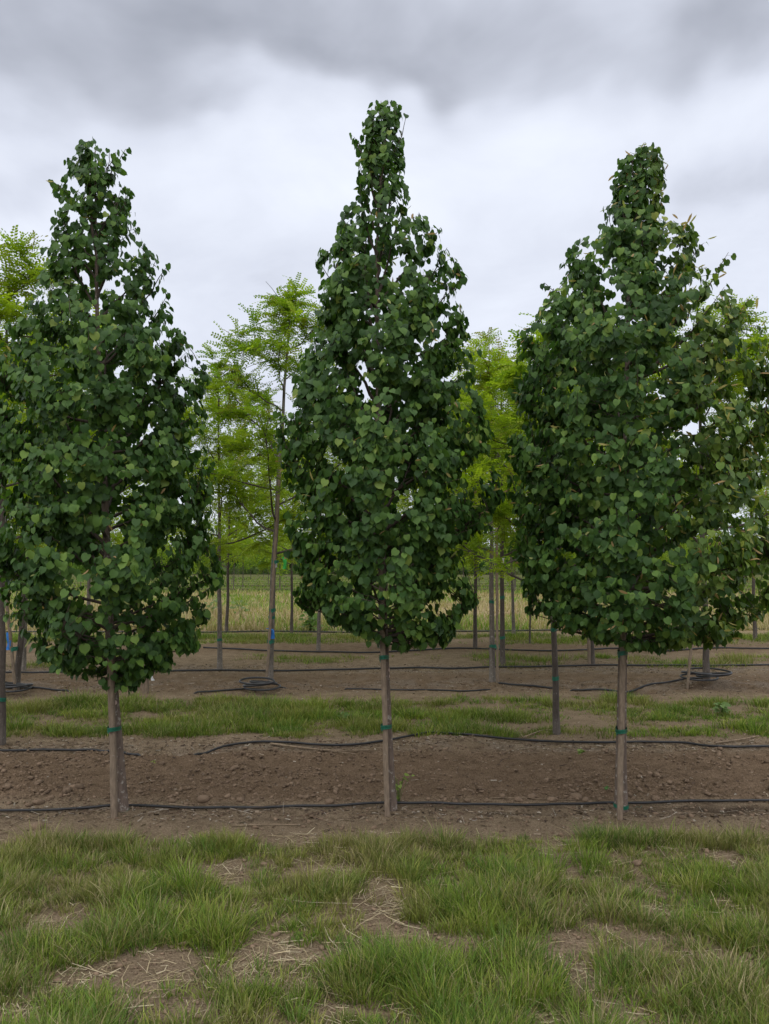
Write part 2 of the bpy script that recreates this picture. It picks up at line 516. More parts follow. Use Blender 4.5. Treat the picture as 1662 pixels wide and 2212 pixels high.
Q = np.stack([ii + jj, ii + jj + 1, ii + ncc + jj + 1, ii + ncc + jj], -1).reshape(-1, 4)
x, y = V[:, 0], V[:, 1]
def lerp3(a, b, f):
    return a * (1 - f)[:, None] + np.asarray(b)[None, :] * f[:, None]
colr = np.tile(np.array([0.265, 0.203, 0.138]), (len(V), 1))                       # pale dry soil along the rows
til = tilled(x, y)
colr = lerp3(colr, (0.205, 0.146, 0.098), til)                                     # harrowed red-brown soil
vg = veg(x, y)
colr = lerp3(colr, (0.20, 0.160, 0.095), vg * 0.6)
straw = (1 - sstep(Y_A - 0.1, Y_A + 0.1, y)) * sstep(0.5, 0.62, fbm(x * 4, y * 4, 83, 3)) * 0.6
colr = lerp3(colr, (0.27, 0.215, 0.135), straw)
damp = np.zeros(len(V))  # damp soil by the front hose; simply darker soil in pit and under coils
for (u, v, a, b, amt) in [(1570, 1748, 0.38, 0.07, 0.9), (1110, 1754, 0.26, 0.05, 0.6), (450, 1738, 0.16, 0.04, 0.7), (600, 1772, 0.3, 0.04, 0.35), (30, 1768, 0.2, 0.04, 0.3),
                          (1385, 1492, 0.16, 0.14, 0.85), (1530, 1488, 0.5, 0.2, 0.75), (565, 1500, 0.3, 0.12, 0.8), (240, 1750, 0.5, 0.035, 0.45), (950, 1746, 0.8, 0.03, 0.4), (30, 1502, 0.3, 0.2, 0.7)]:
    c = ground_at(u, v)
    damp = np.maximum(damp, amt * np.exp(-((x - c[0]) / a) ** 2 - ((y - c[1]) / b) ** 2))
damp = np.clip(damp * (0.5 + fbm(x * 8, y * 8, 89, 3)), 0, 0.85)
colr = lerp3(colr, (0.060, 0.044, 0.034), damp)
grey = np.exp(-((y - yv(1480)) / 0.5) ** 2) + np.exp(-((y - yv(1446)) / 0.6) ** 2) + 0.7 * np.exp(-((y - yv(1618)) / 0.16) ** 2)
colr = lerp3(colr, (0.25, 0.205, 0.165), np.clip(grey, 0, 1) * sstep(0.42, 0.6, fbm(x * 6, y * 6, 97, 3)) * 0.7)
fld = sstep(Y_F0 - 0.5, Y_F0 + 1.0, y) * (1 - sstep(Y_F1 - 4, Y_F1 + 4, y))
colr = lerp3(colr, (0.36, 0.285, 0.165), fld * 0.9)
fldg = fld * sstep(0.50, 0.62, fbm(x * 0.35, y * 0.18, 101, 3))
colr = lerp3(colr, (0.24, 0.155, 0.10), fld * sstep(0.52, 0.62, fbm(x * 0.9, y * 0.5, 103, 3)) * 0.75)
colr = lerp3(colr, (0.19, 0.20, 0.085), fldg * 0.8)
far = sstep(Y_F1 - 3, Y_F1 + 3, y)
band = 0.5 + 0.5 * np.sin(y * 0.55 + 2 * fbm(x * 0.02, y * 0.02, 5, 2))
colr = lerp3(colr, (0.16, 0.185, 0.07), far)
colr = lerp3(colr, (0.075, 0.068, 0.040), far * sstep(0.35, 0.7, band))
ground = link('ground', mesh_np('ground', V, Q, M['soil'], colr, True))
tag(ground, 'bare brown soil of the tree nursery with grassed strips between the rows', kind='structure')

# ------------------------------------------------------------------ grass
def blades(n, x, y, z, h, w, lean, az, colr_, seg=2, droop=0.5):
    """n grass blades as strips; every argument an array of n"""
    d = np.stack([np.cos(az), np.sin(az), np.zeros(n)], -1)
    sd_ = np.stack([-np.sin(az + rng.normal(0, .6, n)), np.cos(az), np.zeros(n)], -1)
    base = np.stack([x, y, z], -1)
    Vs = []; Cs = []
    levels = np.linspace(0, 1, seg + 1)
    for i, s in enumerate(levels):
        off = d * (lean * h * (s * 0.55 + droop * s * s))[:, None]
        up_ = (h * (s - 0.30 * np.clip(lean, 0, 1.3) * s * s))[:, None] * np.array([0, 0, 1.0])
        c = base + off + up_
        ww = (w * (1 - 0.75 * s * s) * 0.5)[:, None]
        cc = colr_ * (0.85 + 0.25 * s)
        if i < seg:
            Vs += [c - sd_ * ww, c + sd_ * ww]; Cs += [cc, cc]
        else:
            Vs += [c]; Cs += [cc]
    k = len(Vs)
    V = np.stack(Vs, 1).reshape(-1, 3); C = np.stack(Cs, 1).reshape(-1, 3)
    T = []
    for i in range(seg - 1):
        T += [[2 * i, 2 * i + 1, 2 * i + 3], [2 * i, 2 * i + 3, 2 * i + 2]]
    T += [[2 * seg - 2, 2 * seg - 1, 2 * seg]]
    T = (np.array(T)[None] + (np.arange(n) * k)[:, None, None]).reshape(-1, 3)
    return V, T, C

GREENS = np.array([[0.165, 0.245, 0.040], [0.215, 0.280, 0.050], [0.112, 0.192, 0.036], [0.265, 0.290, 0.066], [0.132, 0.210, 0.050]])
STRAWC = np.array([[0.38, 0.31, 0.17], [0.30, 0.26, 0.12], [0.44, 0.37, 0.22]])

def tufts(name, n_try, x0f, y0, y1, per, hmean, wid, label, seg=2, straw=0.10, spread=0.05, mean_scale=1.0, power=1.0):
    ty = rng.uniform(y0, y1, n_try)
    tx = rng.uniform(-1, 1, n_try) * x0f(ty)
    dens = veg(tx, ty)
    keep = rng.random(n_try) < dens ** power
    tx, ty, dens = tx[keep], ty[keep], dens[keep]
    size = np.clip(rng.lognormal(0, 0.35, len(tx)), 0.45, 2.0) * (0.6 + 0.4 * dens)
    big = fbm(tx * 3.1, ty * 3.1, 131, 2)
    size *= 0.72 + 0.75 * sstep(0.35, 0.68, big)
    tone = rng.integers(0, len(GREENS), len(tx))
    cnt = np.maximum(3, (per * size).astype(int))
    idx = np.repeat(np.arange(len(tx)), cnt)
    n = len(idx)
    az = rng.uniform(0, 2 * math.pi, n)
    rad = np.sqrt(rng.random(n)) * spread * size[idx]
    x_ = tx[idx] + np.cos(az) * rad; y_ = ty[idx] + np.sin(az) * rad
    h = hmean * size[idx] * rng.uniform(0.55, 1.25, n)
    lean = np.abs(rng.normal(0.32, 0.26, n)) + 0.30 * rad / (spread * size[idx])
    patch = sstep(0.4, 0.62, fbm(tx * 1.3 + 9, ty * 1.3, 137, 3))
    base = GREENS[tone][idx] * (1 - 0.35 * patch[idx])[:, None] + np.array([0.135, 0.150, 0.050]) * (0.35 * patch[idx])[:, None]
    dry = sstep(0.50, 0.70, fbm(tx * 2.1 + 31, ty * 2.1, 139, 3) + rng.normal(0, 0.05, len(tx)))
    base = base * (1 - 0.6 * dry[idx])[:, None] + np.array([0.26, 0.235, 0.085]) * (0.6 * dry[idx])[:, None]
    c = base * rng.uniform(0.6, 1.4, n)[:, None] * rng.uniform(0.8, 1.15, len(tx))[idx][:, None]
    st = rng.random(n) < straw * (0.5 + 1.2 * patch[idx])
    c[st] = STRAWC[rng.integers(0, 3, st.sum())] * rng.uniform(0.7, 1.1, st.sum())[:, None]
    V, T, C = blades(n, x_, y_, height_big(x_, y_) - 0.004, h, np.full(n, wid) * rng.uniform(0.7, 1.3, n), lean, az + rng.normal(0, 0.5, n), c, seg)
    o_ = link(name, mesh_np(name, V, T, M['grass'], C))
    tag(o_, label, 'grass', kind='stuff')
    return o_

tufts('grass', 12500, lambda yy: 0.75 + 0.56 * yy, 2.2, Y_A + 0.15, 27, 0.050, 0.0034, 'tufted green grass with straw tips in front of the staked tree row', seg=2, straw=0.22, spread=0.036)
tufts('grass', 6500, lambda yy: 1.0 + 0.56 * yy, Y_B0 - 0.1, Y_B1 + 0.2, 24, 0.058, 0.0060, 'strip of short green grass between two tilled tree rows', seg=2, straw=0.07, spread=0.07)
tufts('grass', 3200, lambda yy: 1.0 + 0.56 * yy, Y_C0 - 0.3, Y_C1 + 0.3, 18, 0.075, 0.010, 'sparse grass tufts between the rows of yellow-green trees', seg=1, straw=0.12, spread=0.12)
tufts('grass', 4200, lambda yy: 1.0 + 0.56 * yy, Y_D0 - 0.4, Y_D1 + 0.6, 18, 0.065, 0.014, 'thin green grass strip along the edge of the straw field', seg=1, straw=0.12, spread=0.16)

# dry weeds of the fallow field
n = 42000
fy = Y_F0 + 0.8 + (Y_F1 - Y_F0) * rng.random(n) ** 1.5
fx = rng.uniform(-1, 1, n) * (2 + 0.56 * fy)
g = fbm(fx * 0.35, fy * 0.18, 101, 3)
isg = rng.random(n) < sstep(0.40, 0.60, g) * 0.75
c = STRAWC[rng.integers(0, 3, n)] * rng.uniform(0.75, 1.2, n)[:, None]
c[isg] = GREENS[rng.integers(0, 5, isg.sum())] * rng.uniform(0.9, 1.4, isg.sum())[:, None]
hh = rng.uniform(0.10, 0.34, n) * (0.5 + fbm(fx * 0.5, fy * 0.4, 107, 2))
V, T, C = blades(n, fx, fy, height_big(fx, fy), hh, 0.010 + 0.0011 * fy, np.abs(rng.normal(.5, .4, n)), rng.uniform(0, 6.28, n), c, 1)
tag(link('field_weeds', mesh_np('field_weeds', V, T, M['grass'], C)), 'pale dry straw and green weeds covering the fallow field', 'weeds', kind='stuff')

n = 26000
fy = Y_F1 - 3 + 75 * rng.random(n) ** 1.6
fx = rng.uniform(-1, 1, n) * (2 + 0.56 * fy)
bandn = 0.5 + 0.5 * np.sin(fy * 0.55 + 2 * fbm(fx * 0.02, fy * 0.02, 5, 2))
kk = bandn < 0.6
fx, fy = fx[kk], fy[kk]; n = len(fx)
V, T, C = blades(n, fx, fy, height(fx, fy), rng.uniform(0.10, 0.32, n), 0.02 + 0.0012 * fy, np.abs(rng.normal(.4, .3, n)), rng.uniform(0, 6.28, n), GREENS[rng.integers(0, 5, n)] * rng.uniform(0.7, 1.25, n)[:, None], 1)
tag(link('grass', mesh_np('grass', V, T, M['grass'], C)), 'green grass alleys between the far nursery rows', 'grass', kind='stuff')

# straw lying on the near grass strip, and chips along the rows
def litter(name, n, x0f, y0, y1, ln, wd, palette, label, cat, density=None, lift=0.006):
    ly = rng.uniform(y0, y1, n); lx = rng.uniform(-1, 1, n) * x0f(ly)
    if density is not None:
        k = rng.random(n) < density(lx, ly); lx, ly = lx[k], ly[k]
    n = len(lx)
    az = rng.uniform(0, math.pi, n); l_ = ln * rng.lognormal(0, 0.5, n) * 0.5; w_ = wd * rng.uniform(0.5, 1.4, n) * 0.5
    d = np.stack([np.cos(az), np.sin(az), rng.normal(0, 0.12, n)], -1); s = np.stack([-np.sin(az), np.cos(az), rng.normal(0, 0.5, n)], -1)
    P0 = np.stack([lx, ly, height(lx, ly) + lift], -1)
    bow = np.stack([s[:, 0], s[:, 1], np.abs(s[:, 2]) * .5], -1) * (l_ * rng.normal(0, 0.25, n))[:, None]
    a = P0 - d * l_[:, None]; b = P0 + bow; c2 = P0 + d * l_[:, None]
    V = np.stack([a - s * w_[:, None], a + s * w_[:, None], b - s * w_[:, None], b + s * w_[:, None], c2 - s * w_[:, None], c2 + s * w_[:, None]], 1).reshape(-1, 3)
    T = (np.array([[0, 1, 3], [0, 3, 2], [2, 3, 5], [2, 5, 4]])[None] + (np.arange(n) * 6)[:, None, None]).reshape(-1, 3)
    C = np.repeat(palette[rng.integers(0, len(palette), n)] * rng.uniform(0.7, 1.2, n)[:, None], 6, axis=0)
    return tag(link(name, mesh_np(name, V, T, M['litter'], C)), label, cat, kind='stuff')

litter('straw', 22000, lambda yy: 0.7 + 0.56 * yy, 2.4, Y_A + 0.1, 0.085, 0.0019, np.array([[0.46, 0.38, 0.24], [0.36, 0.29, 0.17], [0.52, 0.45, 0.31]]),
       'dry straw strands scattered over bare spots in the near grass', 'straw', lambda a, b: 0.16 + 0.84 * bare_field(a, b) * sstep(0.42, 0.58, fbm(a * 4, b * 4, 83, 3)), 0.008)
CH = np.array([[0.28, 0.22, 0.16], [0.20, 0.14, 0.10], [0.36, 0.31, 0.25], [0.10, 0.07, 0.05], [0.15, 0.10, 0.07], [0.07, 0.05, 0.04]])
row_d = lambda a, b: np.clip(np.exp(-((b - yv(1758)) / 0.14) ** 2) + np.exp(-((b - yv(1612)) / 0.22) ** 2) + 0.8 * np.exp(-((b - yv(1485)) / 0.5) ** 2) + 0.7 * np.exp(-((b - yv(1446)) / 0.6) ** 2) + 0.10, 0, 1)  # low even density also spreads dark flecks over tilled soil for rough contrast
litter('wood_chips', 80000, lambda yy: 0.8 + 0.55 * yy, Y_A, 14.0, 0.022, 0.007, CH, 'small dry leaf and bark flecks strewn along the tree rows, with dark flecks roughening the tilled soil', 'litter', row_d)
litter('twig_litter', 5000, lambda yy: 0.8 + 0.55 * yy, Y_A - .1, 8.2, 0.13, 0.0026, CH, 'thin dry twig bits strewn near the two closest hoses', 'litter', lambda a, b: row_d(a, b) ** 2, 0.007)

# ------------------------------------------------------------------ soil clods
ico = np.array([(0, -.526, .851), (0, .526, .851), (0, -.526, -.851), (0, .526, -.851), (-.526, .851, 0), (.526, .851, 0), (-.526, -.851, 0), (.526, -.851, 0),
                (.851, 0, .526), (.851, 0, -.526), (-.851, 0, .526), (-.851, 0, -.526)])
ict = np.array([(0, 8, 1), (0, 1, 10), (0, 10, 6), (0, 6, 7), (0, 7, 8), (1, 8, 5), (1, 5, 4), (1, 4, 10), (10, 4, 11), (10, 11, 6), (6, 11, 2), (6, 2, 7), (7, 2, 9), (7, 9, 8), (8, 9, 5),
                (3, 5, 9), (3, 4, 5), (3, 11, 4), (3, 2, 11), (3, 9, 2)])
def clod_field(n, size):
    cy = rng.uniform(2.4, yv(1600), n); cx = rng.uniform(-1, 1, n) * (0.8 + 0.55 * cy)
    d = 0.12 + 0.88 * tilled(cx, cy) * sstep(0.3, 0.62, fbm(cx * 3, cy * 3, 67, 2)) + 0.6 * np.exp(-((cy - yv(1728)) / 0.10) ** 2)
    d = np.where(cy < Y_A, 0.08 + 0.5 * bare_field(cx, cy), d)
    k = rng.random(n) < d
    return cx[k], cy[k]
cx, cy = clod_field(52000, 0.01)
n = len(cx)
s = np.where(cy < Y_A, 0.0042, 0.0058) * rng.lognormal(0, 0.55, n)
J = ico[None] * (1 + rng.normal(0, 0.22, (n, 12, 1))) * s[:, None, None] * np.stack([rng.uniform(.8, 1.5, n), rng.uniform(.8, 1.3, n), rng.uniform(.5, .9, n)], -1)[:, None, :]
a = rng.uniform(0, 6.28, n)
Rz = np.zeros((n, 3, 3)); Rz[:, 0, 0] = np.cos(a); Rz[:, 0, 1] = -np.sin(a); Rz[:, 1, 0] = np.sin(a); Rz[:, 1, 1] = np.cos(a); Rz[:, 2, 2] = 1
Vc = np.einsum('nij,nkj->nki', Rz, J) + np.stack([cx, cy, height(cx, cy) + s * 0.25], -1)[:, None, :]
Tc = (ict[None] + (np.arange(n) * 12)[:, None, None]).reshape(-1, 3)
tag(link('soil_crumbs', mesh_np('soil_crumbs', Vc.reshape(-1, 3), Tc, M['clod'])), 'small brown soil crumbs covering the harrowed ground', 'soil', kind='stuff')

# larger clods, one by one
def clod_mesh(k):
    r = np.random.default_rng(500 + k)
    # subdivide the icosahedron once
    V = [tuple(v) for v in unit(ico)]; cache = {}; T = []
    def mid(i, j):
        key = (min(i, j), max(i, j))
        if key not in cache:
            cache[key] = len(V); V.append(tuple(unit(np.array(V[i]) + np.array(V[j]))))
        return cache[key]
    for (a_, b_, c_) in ict:
        ab, bc, ca = mid(a_, b_), mid(b_, c_), mid(c_, a_)
        T += [(a_, ab, ca), (b_, bc, ab), (c_, ca, bc), (ab, bc, ca)]
    V = np.array(V); V *= (1 + r.normal(0, 0.13, (len(V), 1)))
    V *= np.array([1.25, 1.0, 0.7])
    return mesh_np('soil_clod', V, T, M['clod'])
CM = [clod_mesh(k) for k in range(5)]
big_clods = [(85, 1737, 22), (62, 1742, 14), (110, 1731, 13), (372, 1733, 15), (440, 1727, 22), (402, 1738, 12), (520, 1731, 16), (545, 1735, 12), (712, 1732, 18), (690, 1730, 10), (905, 1735, 9),
             (1085, 1728, 14), (1120, 1731, 16), (1150, 1726, 18), (1200, 1729, 12), (1245, 1724, 20), (1265, 1730, 14), (1296, 1729, 10), (1415, 1732, 12), (1450, 1728, 13), (1495, 1733, 15), (1530, 1727, 12),
             (1590, 1733, 12), (1640, 1728, 14), (808, 1792, 13), (600, 1733, 11), (20, 1740, 12), (650, 1725, 12), (955, 1728, 11), (1010, 1733, 12)]
for i, (u, v, wpx) in enumerate(big_clods):
    gx, gy = ground_at(u, v)
    o_ = link('soil_clod', CM[i % 5]); r_ = wpx / PF * gy * 0.5
    o_.location = (gx, gy, hz(gx, gy) + r_ * 0.25); o_.scale = (r_, r_, r_); o_.rotation_euler = (rng.uniform(-.3, .3), rng.uniform(-.3, .3), rng.uniform(0, 6.28))
    tag(o_, 'fist-sized lump of brown soil lying close to the front black hose', 'soil clod', 'lumps of soil along the front hose')

# ------------------------------------------------------------------ linden leaves
def heart(k):
    """one linden leaf, base at the origin, tip along +Y, unit width about 1; 14 triangles"""
    r = np.random.default_rng(900 + k)
    out_r = np.array([(0.18, -0.10), (0.41, -0.05), (0.54, 0.20), (0.52, 0.48), (0.37, 0.73), (0.10, 0.91)])
    mid_ = np.array([(0, 0.0), (0, 0.30), (0, 0.62), (0, 1.10)])
    asym = 1 + r.normal(0, 0.07, 2)
    fold = r.uniform(0.04, 0.26); droop = r.uniform(0.05, 0.34); wav = r.uniform(0.02, 0.07)
    R_ = out_r * [asym[0], 1] + r.normal(0, 0.012, out_r.shape); L_ = out_r * [-asym[1], 1] + r.normal(0, 0.012, out_r.shape)
    P = np.vstack([mid_, R_, L_])
    z = fold * np.abs(P[:, 0]) - droop * P[:, 1] ** 2 + wav * np.sin(P[:, 1] * 9 + np.sign(P[:, 0]) * 1.3) * np.abs(P[:, 0]) * 2
    V = np.column_stack([P, z])
    r0, l0 = 4, 10
    T = [(0, r0, r0 + 1), (0, r0 + 1, r0 + 2), (0, r0 + 2, 1), (1, r0 + 2, r0 + 3), (1, r0 + 3, 2), (2, r0 + 3, r0 + 4), (2, r0 + 4, r0 + 5), (2, r0 + 5, 3)]
    T += [(0, l0 + 1, l0), (0, l0 + 2, l0 + 1), (0, 1, l0 + 2), (1, l0 + 3, l0 + 2), (1, 2, l0 + 3), (2, l0 + 4, l0 + 3), (2, l0 + 5, l0 + 4), (2, 3, l0 + 5)]
    return V, np.array(T)
HEARTS = [heart(k) for k in range(8)]
HEART_ME = [mesh_np('leaf', v, t_, M['linden_leaf_single'], None, True) for v, t_ in HEARTS]
LS = np.array([s_[1] for s_ in LEAF_STOPS]); LP = np.array([s_[0] for s_ in LEAF_STOPS])

TRUNK = {}

def box_post(P0, P1, w, mat, name, parent):
    """weathered square post with slightly uneven faces and chamfered edges"""
    mb = MB()
    n_ = 14
    ts = np.linspace(0, 1, n_)
    c = np.asarray(P0)[None] * (1 - ts[:, None]) + np.asarray(P1)[None] * ts[:, None]
    c = c + rng.normal(0, 0.0015, c.shape) * [1, 1, 0]
    h = w / 2; ch = w * 0.12
    prof = np.array([(-h + ch, -h), (h - ch, -h), (h, -h + ch), (h, h - ch), (h - ch, h), (-h + ch, h), (-h, h - ch), (-h, -h + ch)])
    rot = rng.uniform(-0.3, 0.3); pr = prof @ np.array([[math.cos(rot), -math.sin(rot)], [math.sin(rot), math.cos(rot)]])
    V = np.concatenate([np.column_stack([pr + ci[:2], np.full(8, ci[2])]) for ci in c] + [c[-1:]])
    i = np.arange(n_ - 1)[:, None] * 8; j = np.arange(8)[None]; j2 = (j + 1) % 8
    q = np.stack([i + j, i + j2, i + 8 + j2, i + 8 + j], -1).reshape(-1, 4)
    T = np.concatenate([q[:, [0, 1, 2]], q[:, [0, 2, 3]], np.stack([np.full(8, len(V) - 1), (n_ - 1) * 8 + np.arange(8), (n_ - 1) * 8 + (np.arange(8) + 1) % 8], -1)])
    return link(name, mesh_np(name, V, T, mat), parent)

def band(center, rx, ry, az, hgt, parent, thick=0.003, tail=True):
    """green tape looped round trunk and stake"""
    mb = MB()
    a_ = np.linspace(0, 2 * math.pi, 25)
    ca, sa = math.cos(az), math.sin(az)
    pts = np.stack([rx * np.cos(a_) * ca - ry * np.sin(a_) * sa, rx * np.cos(a_) * sa + ry * np.sin(a_) * ca, 0.004 * np.sin(a_ * 2 + 1)], -1) + center
    for off in (-0.25, 0.22):
        zoff = np.array([0, 0, off * hgt + rng.normal(0, 0.002)])
        lo = pts + zoff - [0, 0, hgt * 0.3]; hi = pts + zoff + [0, 0, hgt * 0.3]
        V = np.concatenate([lo, hi]); i = np.arange(24)
        T = np.concatenate([np.stack([i, i + 1, i + 26], -1), np.stack([i, i + 26, i + 25], -1)])
        mb.add(V, T)
    if tail:
        b = pts[18]; V = np.array([b + [-.004, -.004, 0], b + [.008, -.006, 0], b + [.016, -.014, -.03], b + [.004, -.012, -.035]])
        mb.add(V, [(0, 1, 2), (0, 2, 3)])
    return link('tie_band', mb.mesh('tie_band', M['tie'], False), parent)

def linden(label, axis_px, base_uv, prof_px, shoots, n_br, n_tw, seed, trunk_r, bract=0.0, start_v=1440, sparse_right=None, bract_right=1.0):
    r = np.random.default_rng(seed)
    bx, by = ground_at(*base_uv)
    ax = np.array([at_depth(u, v, by) for (u, v) in axis_px])
    ax[0] = (bx, by, hz(bx, by) - 0.03)
    origin = np.array([bx, by, hz(bx, by)])
    root = link('linden_tree', None, loc=origin)
    tag(root, label, 'tree', 'lindens of the front row')
    curve = spline(ax, 40)
    zt = curve[-1, 2]
    frac = np.clip((curve[:, 2] - origin[2]) / (zt - origin[2]), 0, 1)
    rad = trunk_r * (0.62 * (1 - frac) ** 1.0 + 0.38 * np.exp(-frac * 18)) + 0.004
    rad = trunk_r * (1 - frac) ** 0.9 * 0.78 + trunk_r * 0.30 * np.exp(-frac * 22) + 0.003
    V, T = tube(curve - origin, rad, 14)
    trunk_o = link('trunk', mesh_np('trunk', V, T, M['bark_linden'], None, True), root)
    TRUNK[root.name] = trunk_o
    def trunk_at(z):
        return np.array([np.interp(z, curve[:, 2], curve[:, 0]), np.interp(z, curve[:, 2], curve[:, 1]), z])
    prof = np.array([[*at_depth(l_, v, by)[[0, 2]], at_depth(r__, v, by)[0]] for (v, l_, r__) in prof_px])[::-1]
    pz = prof[:, 1]
    zlow = pz[0]
    def env(z, phi):
        cxx = np.interp(z, curve[:, 2], curve[:, 0])
        rl = np.maximum(cxx - np.interp(z, pz, prof[:, 0]), 0.03); rr = np.maximum(np.interp(z, pz, prof[:, 2]) - cxx, 0.03)
        wgt = 0.5 + 0.5 * np.cos(phi)
        dep = np.minimum((rl + rr) / 2, 0.85)
        side = rl * (1 - wgt) + rr * wgt
        return np.sqrt((side * np.cos(phi)) ** 2 + (dep * np.sin(phi)) ** 2) * (0.80 + 0.20 * sstep(0.0, 0.9, zt - z))
    zs = at_depth(axis_px[0][0], start_v, by)[2]
    bpts, bdat = [], []         # per branch polyline
    ends = []
    for i in range(n_br):
        s_ = (i + 0.5) / n_br
        z0 = zs + (zt - zs) * 0.93 * s_ ** 1.05
        z0 = zs + (z0 - zs) * (0.55 + 0.45 * s_)
        phi = i * 2.39996 + r.normal(0, 0.3)
        low = min(1.0, (z0 - zs) / 0.6)
        z1 = min(z0 + r.uniform(0.15, 0.70) * (0.35 + 0.65 * low) + 0.08, zt - 0.03)
        R1 = float(env(z1, phi)) * r.uniform(0.80, 0.99)
        c0 = trunk_at(z0); c1 = trunk_at(z1)
        tip = c1 + np.array([math.cos(phi) * R1, math.sin(phi) * R1, 0])
        ends.append((c0, tip, phi))
    for (u, v, dz) in shoots:
        tip = at_depth(u, v, by + r.uniform(-0.15, 0.15))
        c0 = trunk_at(max(zs, tip[2] - dz))
        ends.append((c0, tip, 0.0 if tip[0] > c0[0] else math.pi))
    for (c0, tip, phi) in ends:
        mid_ = c0 * 0.45 + tip * 0.55; mid_[2] = c0[2] + (tip[2] - c0[2]) * 0.34
        mid_ = mid_ + r.normal(0, 0.03, 3)
        P = bez(c0, mid_, tip, 9); P[1:-1] += r.normal(0, 0.006, P[1:-1].shape)
        bpts.append(P)
    allp = np.concatenate(bpts); owner = np.repeat(np.arange(len(bpts)), 9)
    mbs = [MB() for _ in bpts]
    for k, P in enumerate(bpts):
        ln = np.linalg.norm(P[-1] - P[0])
        rr = np.linspace(min(0.004 + 0.011 * ln, 0.014), 0.0015, 9)
        V, T = tube(P - origin, rr, 6); mbs[k].add(V, T)
    # leaves: position, hanging direction, face direction, size, tone
    LF = []
    def leaves_along(P, outward, spacing, f0, tone_shift):  # random tone shift per branch and twig puts light variation into leaf colour
        seg_ = np.linalg.norm(np.diff(P, axis=0), axis=1); L_ = seg_.sum()
        cum = np.concatenate([[0], np.cumsum(seg_)])
        d_ = f0 * L_
        side = 1
        while d_ < L_:
            q = np.array([np.interp(d_, cum, P[:, a_]) for a_ in range(3)])
            sidev = unit(np.cross(outward, [0, 0, 1])) * side
            pet = unit(outward * 0.5 + sidev * 0.8 + np.array([0, 0, 0.25]) + r.normal(0, 0.35, 3)) * r.uniform(0.015, 0.036)
            b_ = q + pet
            tipd = unit(np.array([0, 0, -0.95]) + outward * r.uniform(0.1, 0.75) + sidev * 0.35 + r.normal(0, 0.22, 3))
            nrm = unit(outward * 0.75 + np.array([0, 0, 0.55]) + r.normal(0, 0.42, 3))
            fr = d_ / L_
            sz = r.normal(0.0455, 0.0065) * (1.0 - 0.35 * max(0, fr - 0.75) / 0.25 * r.random())
            tone = np.clip(r.beta(2, 2.6) * 0.92 + (0.25 * r.random() if fr > 0.8 and r.random() < 0.3 else 0) + tone_shift, 0, 1)
            LF.append((q, b_, tipd, nrm, max(sz, 0.026), tone))
            d_ += spacing * r.uniform(0.6, 1.4); side = -side
    for k, P in enumerate(bpts):
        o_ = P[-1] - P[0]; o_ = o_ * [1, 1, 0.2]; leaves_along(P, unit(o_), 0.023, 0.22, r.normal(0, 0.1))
    # twigs reaching random points of the crown's volume from the nearest branch
    cnt = 0
    tries = 0
    while cnt < n_tw and tries < n_tw * 6:
        tries += 1
        z = zlow + (zt - zlow) * r.random()
        phi = r.uniform(0, 2 * math.pi)
        R_ = float(env(z, phi))
        if r.random() > (R_ / 0.8) ** 0.9 + 0.10:
            continue
        if z > zt - 1.3 and r.random() < 0.45:
            continue
        q = trunk_at(z) + np.array([math.cos(phi), math.sin(phi), 0]) * R_ * (r.uniform(0.30, 1.0) ** 0.6)
        fr_ = np.hypot(q[0] - trunk_at(z)[0], q[1] - by) / R_
        if z < zs + 0.55 and fr_ < 0.5 and r.random() < 0.7:
            continue
        if sparse_right is not None and math.cos(phi) * R_ > sparse_right and r.random() < 0.35:
            continue
        dd = allp - q
        dist = np.linalg.norm(dd, axis=1) + np.clip(dd[:, 2] + 0.05, 0, None) * 3
        j = int(np.argmin(dist)); pj = allp[j]
        ln = np.linalg.norm(q - pj)
        if ln < 0.05 or ln > 0.75:
            if ln > 0.75:
                continue
        cnt += 1
        mid_ = (pj + q) / 2 + np.array([0, 0, 0.12 * ln]) + r.normal(0, 0.05 * ln, 3)
        P = bez(pj, mid_, q, 6)
        V, T = tube(P - origin, np.linspace(0.0032, 0.0010, 6), 4, False); mbs[owner[j]].add(V, T)
        out_ = unit(np.array([math.cos(phi), math.sin(phi), 0.0]) + r.normal(0, 0.2, 3) * [1, 1, 0])
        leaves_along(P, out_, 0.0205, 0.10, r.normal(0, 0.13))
    # leader
    topc = curve[curve[:, 2] > zt - 0.8]
    for a_ in (0, 2.1, 4.2):
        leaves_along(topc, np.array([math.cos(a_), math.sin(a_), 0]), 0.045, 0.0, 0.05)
    for k, mb in enumerate(mbs):
        link('branch', mb.mesh('branch', M['bark_branch']), root)
    q = np.array([l_[0] for l_ in LF]); b_ = np.array([l_[1] for l_ in LF]); td = np.array([l_[2] for l_ in LF]); nm = np.array([l_[3] for l_ in LF])
    sz = np.array([l_[4] for l_ in LF]); tone = np.array([l_[5] for l_ in LF])
    # keep the outline
    cen = b_ + td * sz[:, None] * 0.5
    cxx = np.interp(cen[:, 2], curve[:, 2], curve[:, 0])
    ph = np.arctan2(cen[:, 1] - by, cen[:, 0] - cxx); rr = np.hypot(cen[:, 1] - by, cen[:, 0] - cxx)
    keep = (rr < env(cen[:, 2], ph) * 1.03 + 0.01) | ((r.random(len(rr)) < 0.10) & (rr < env(cen[:, 2], ph) * 1.12 + 0.02))
    is_shoot = np.zeros(len(rr), bool)
    for (u, v, dz) in shoots:
        p_ = at_depth(u, v, by); is_shoot |= np.linalg.norm((cen - p_)[:, [0, 2]], axis=1) < 0.10
    keep |= is_shoot
    keep &= cen[:, 2] > zlow - 0.05
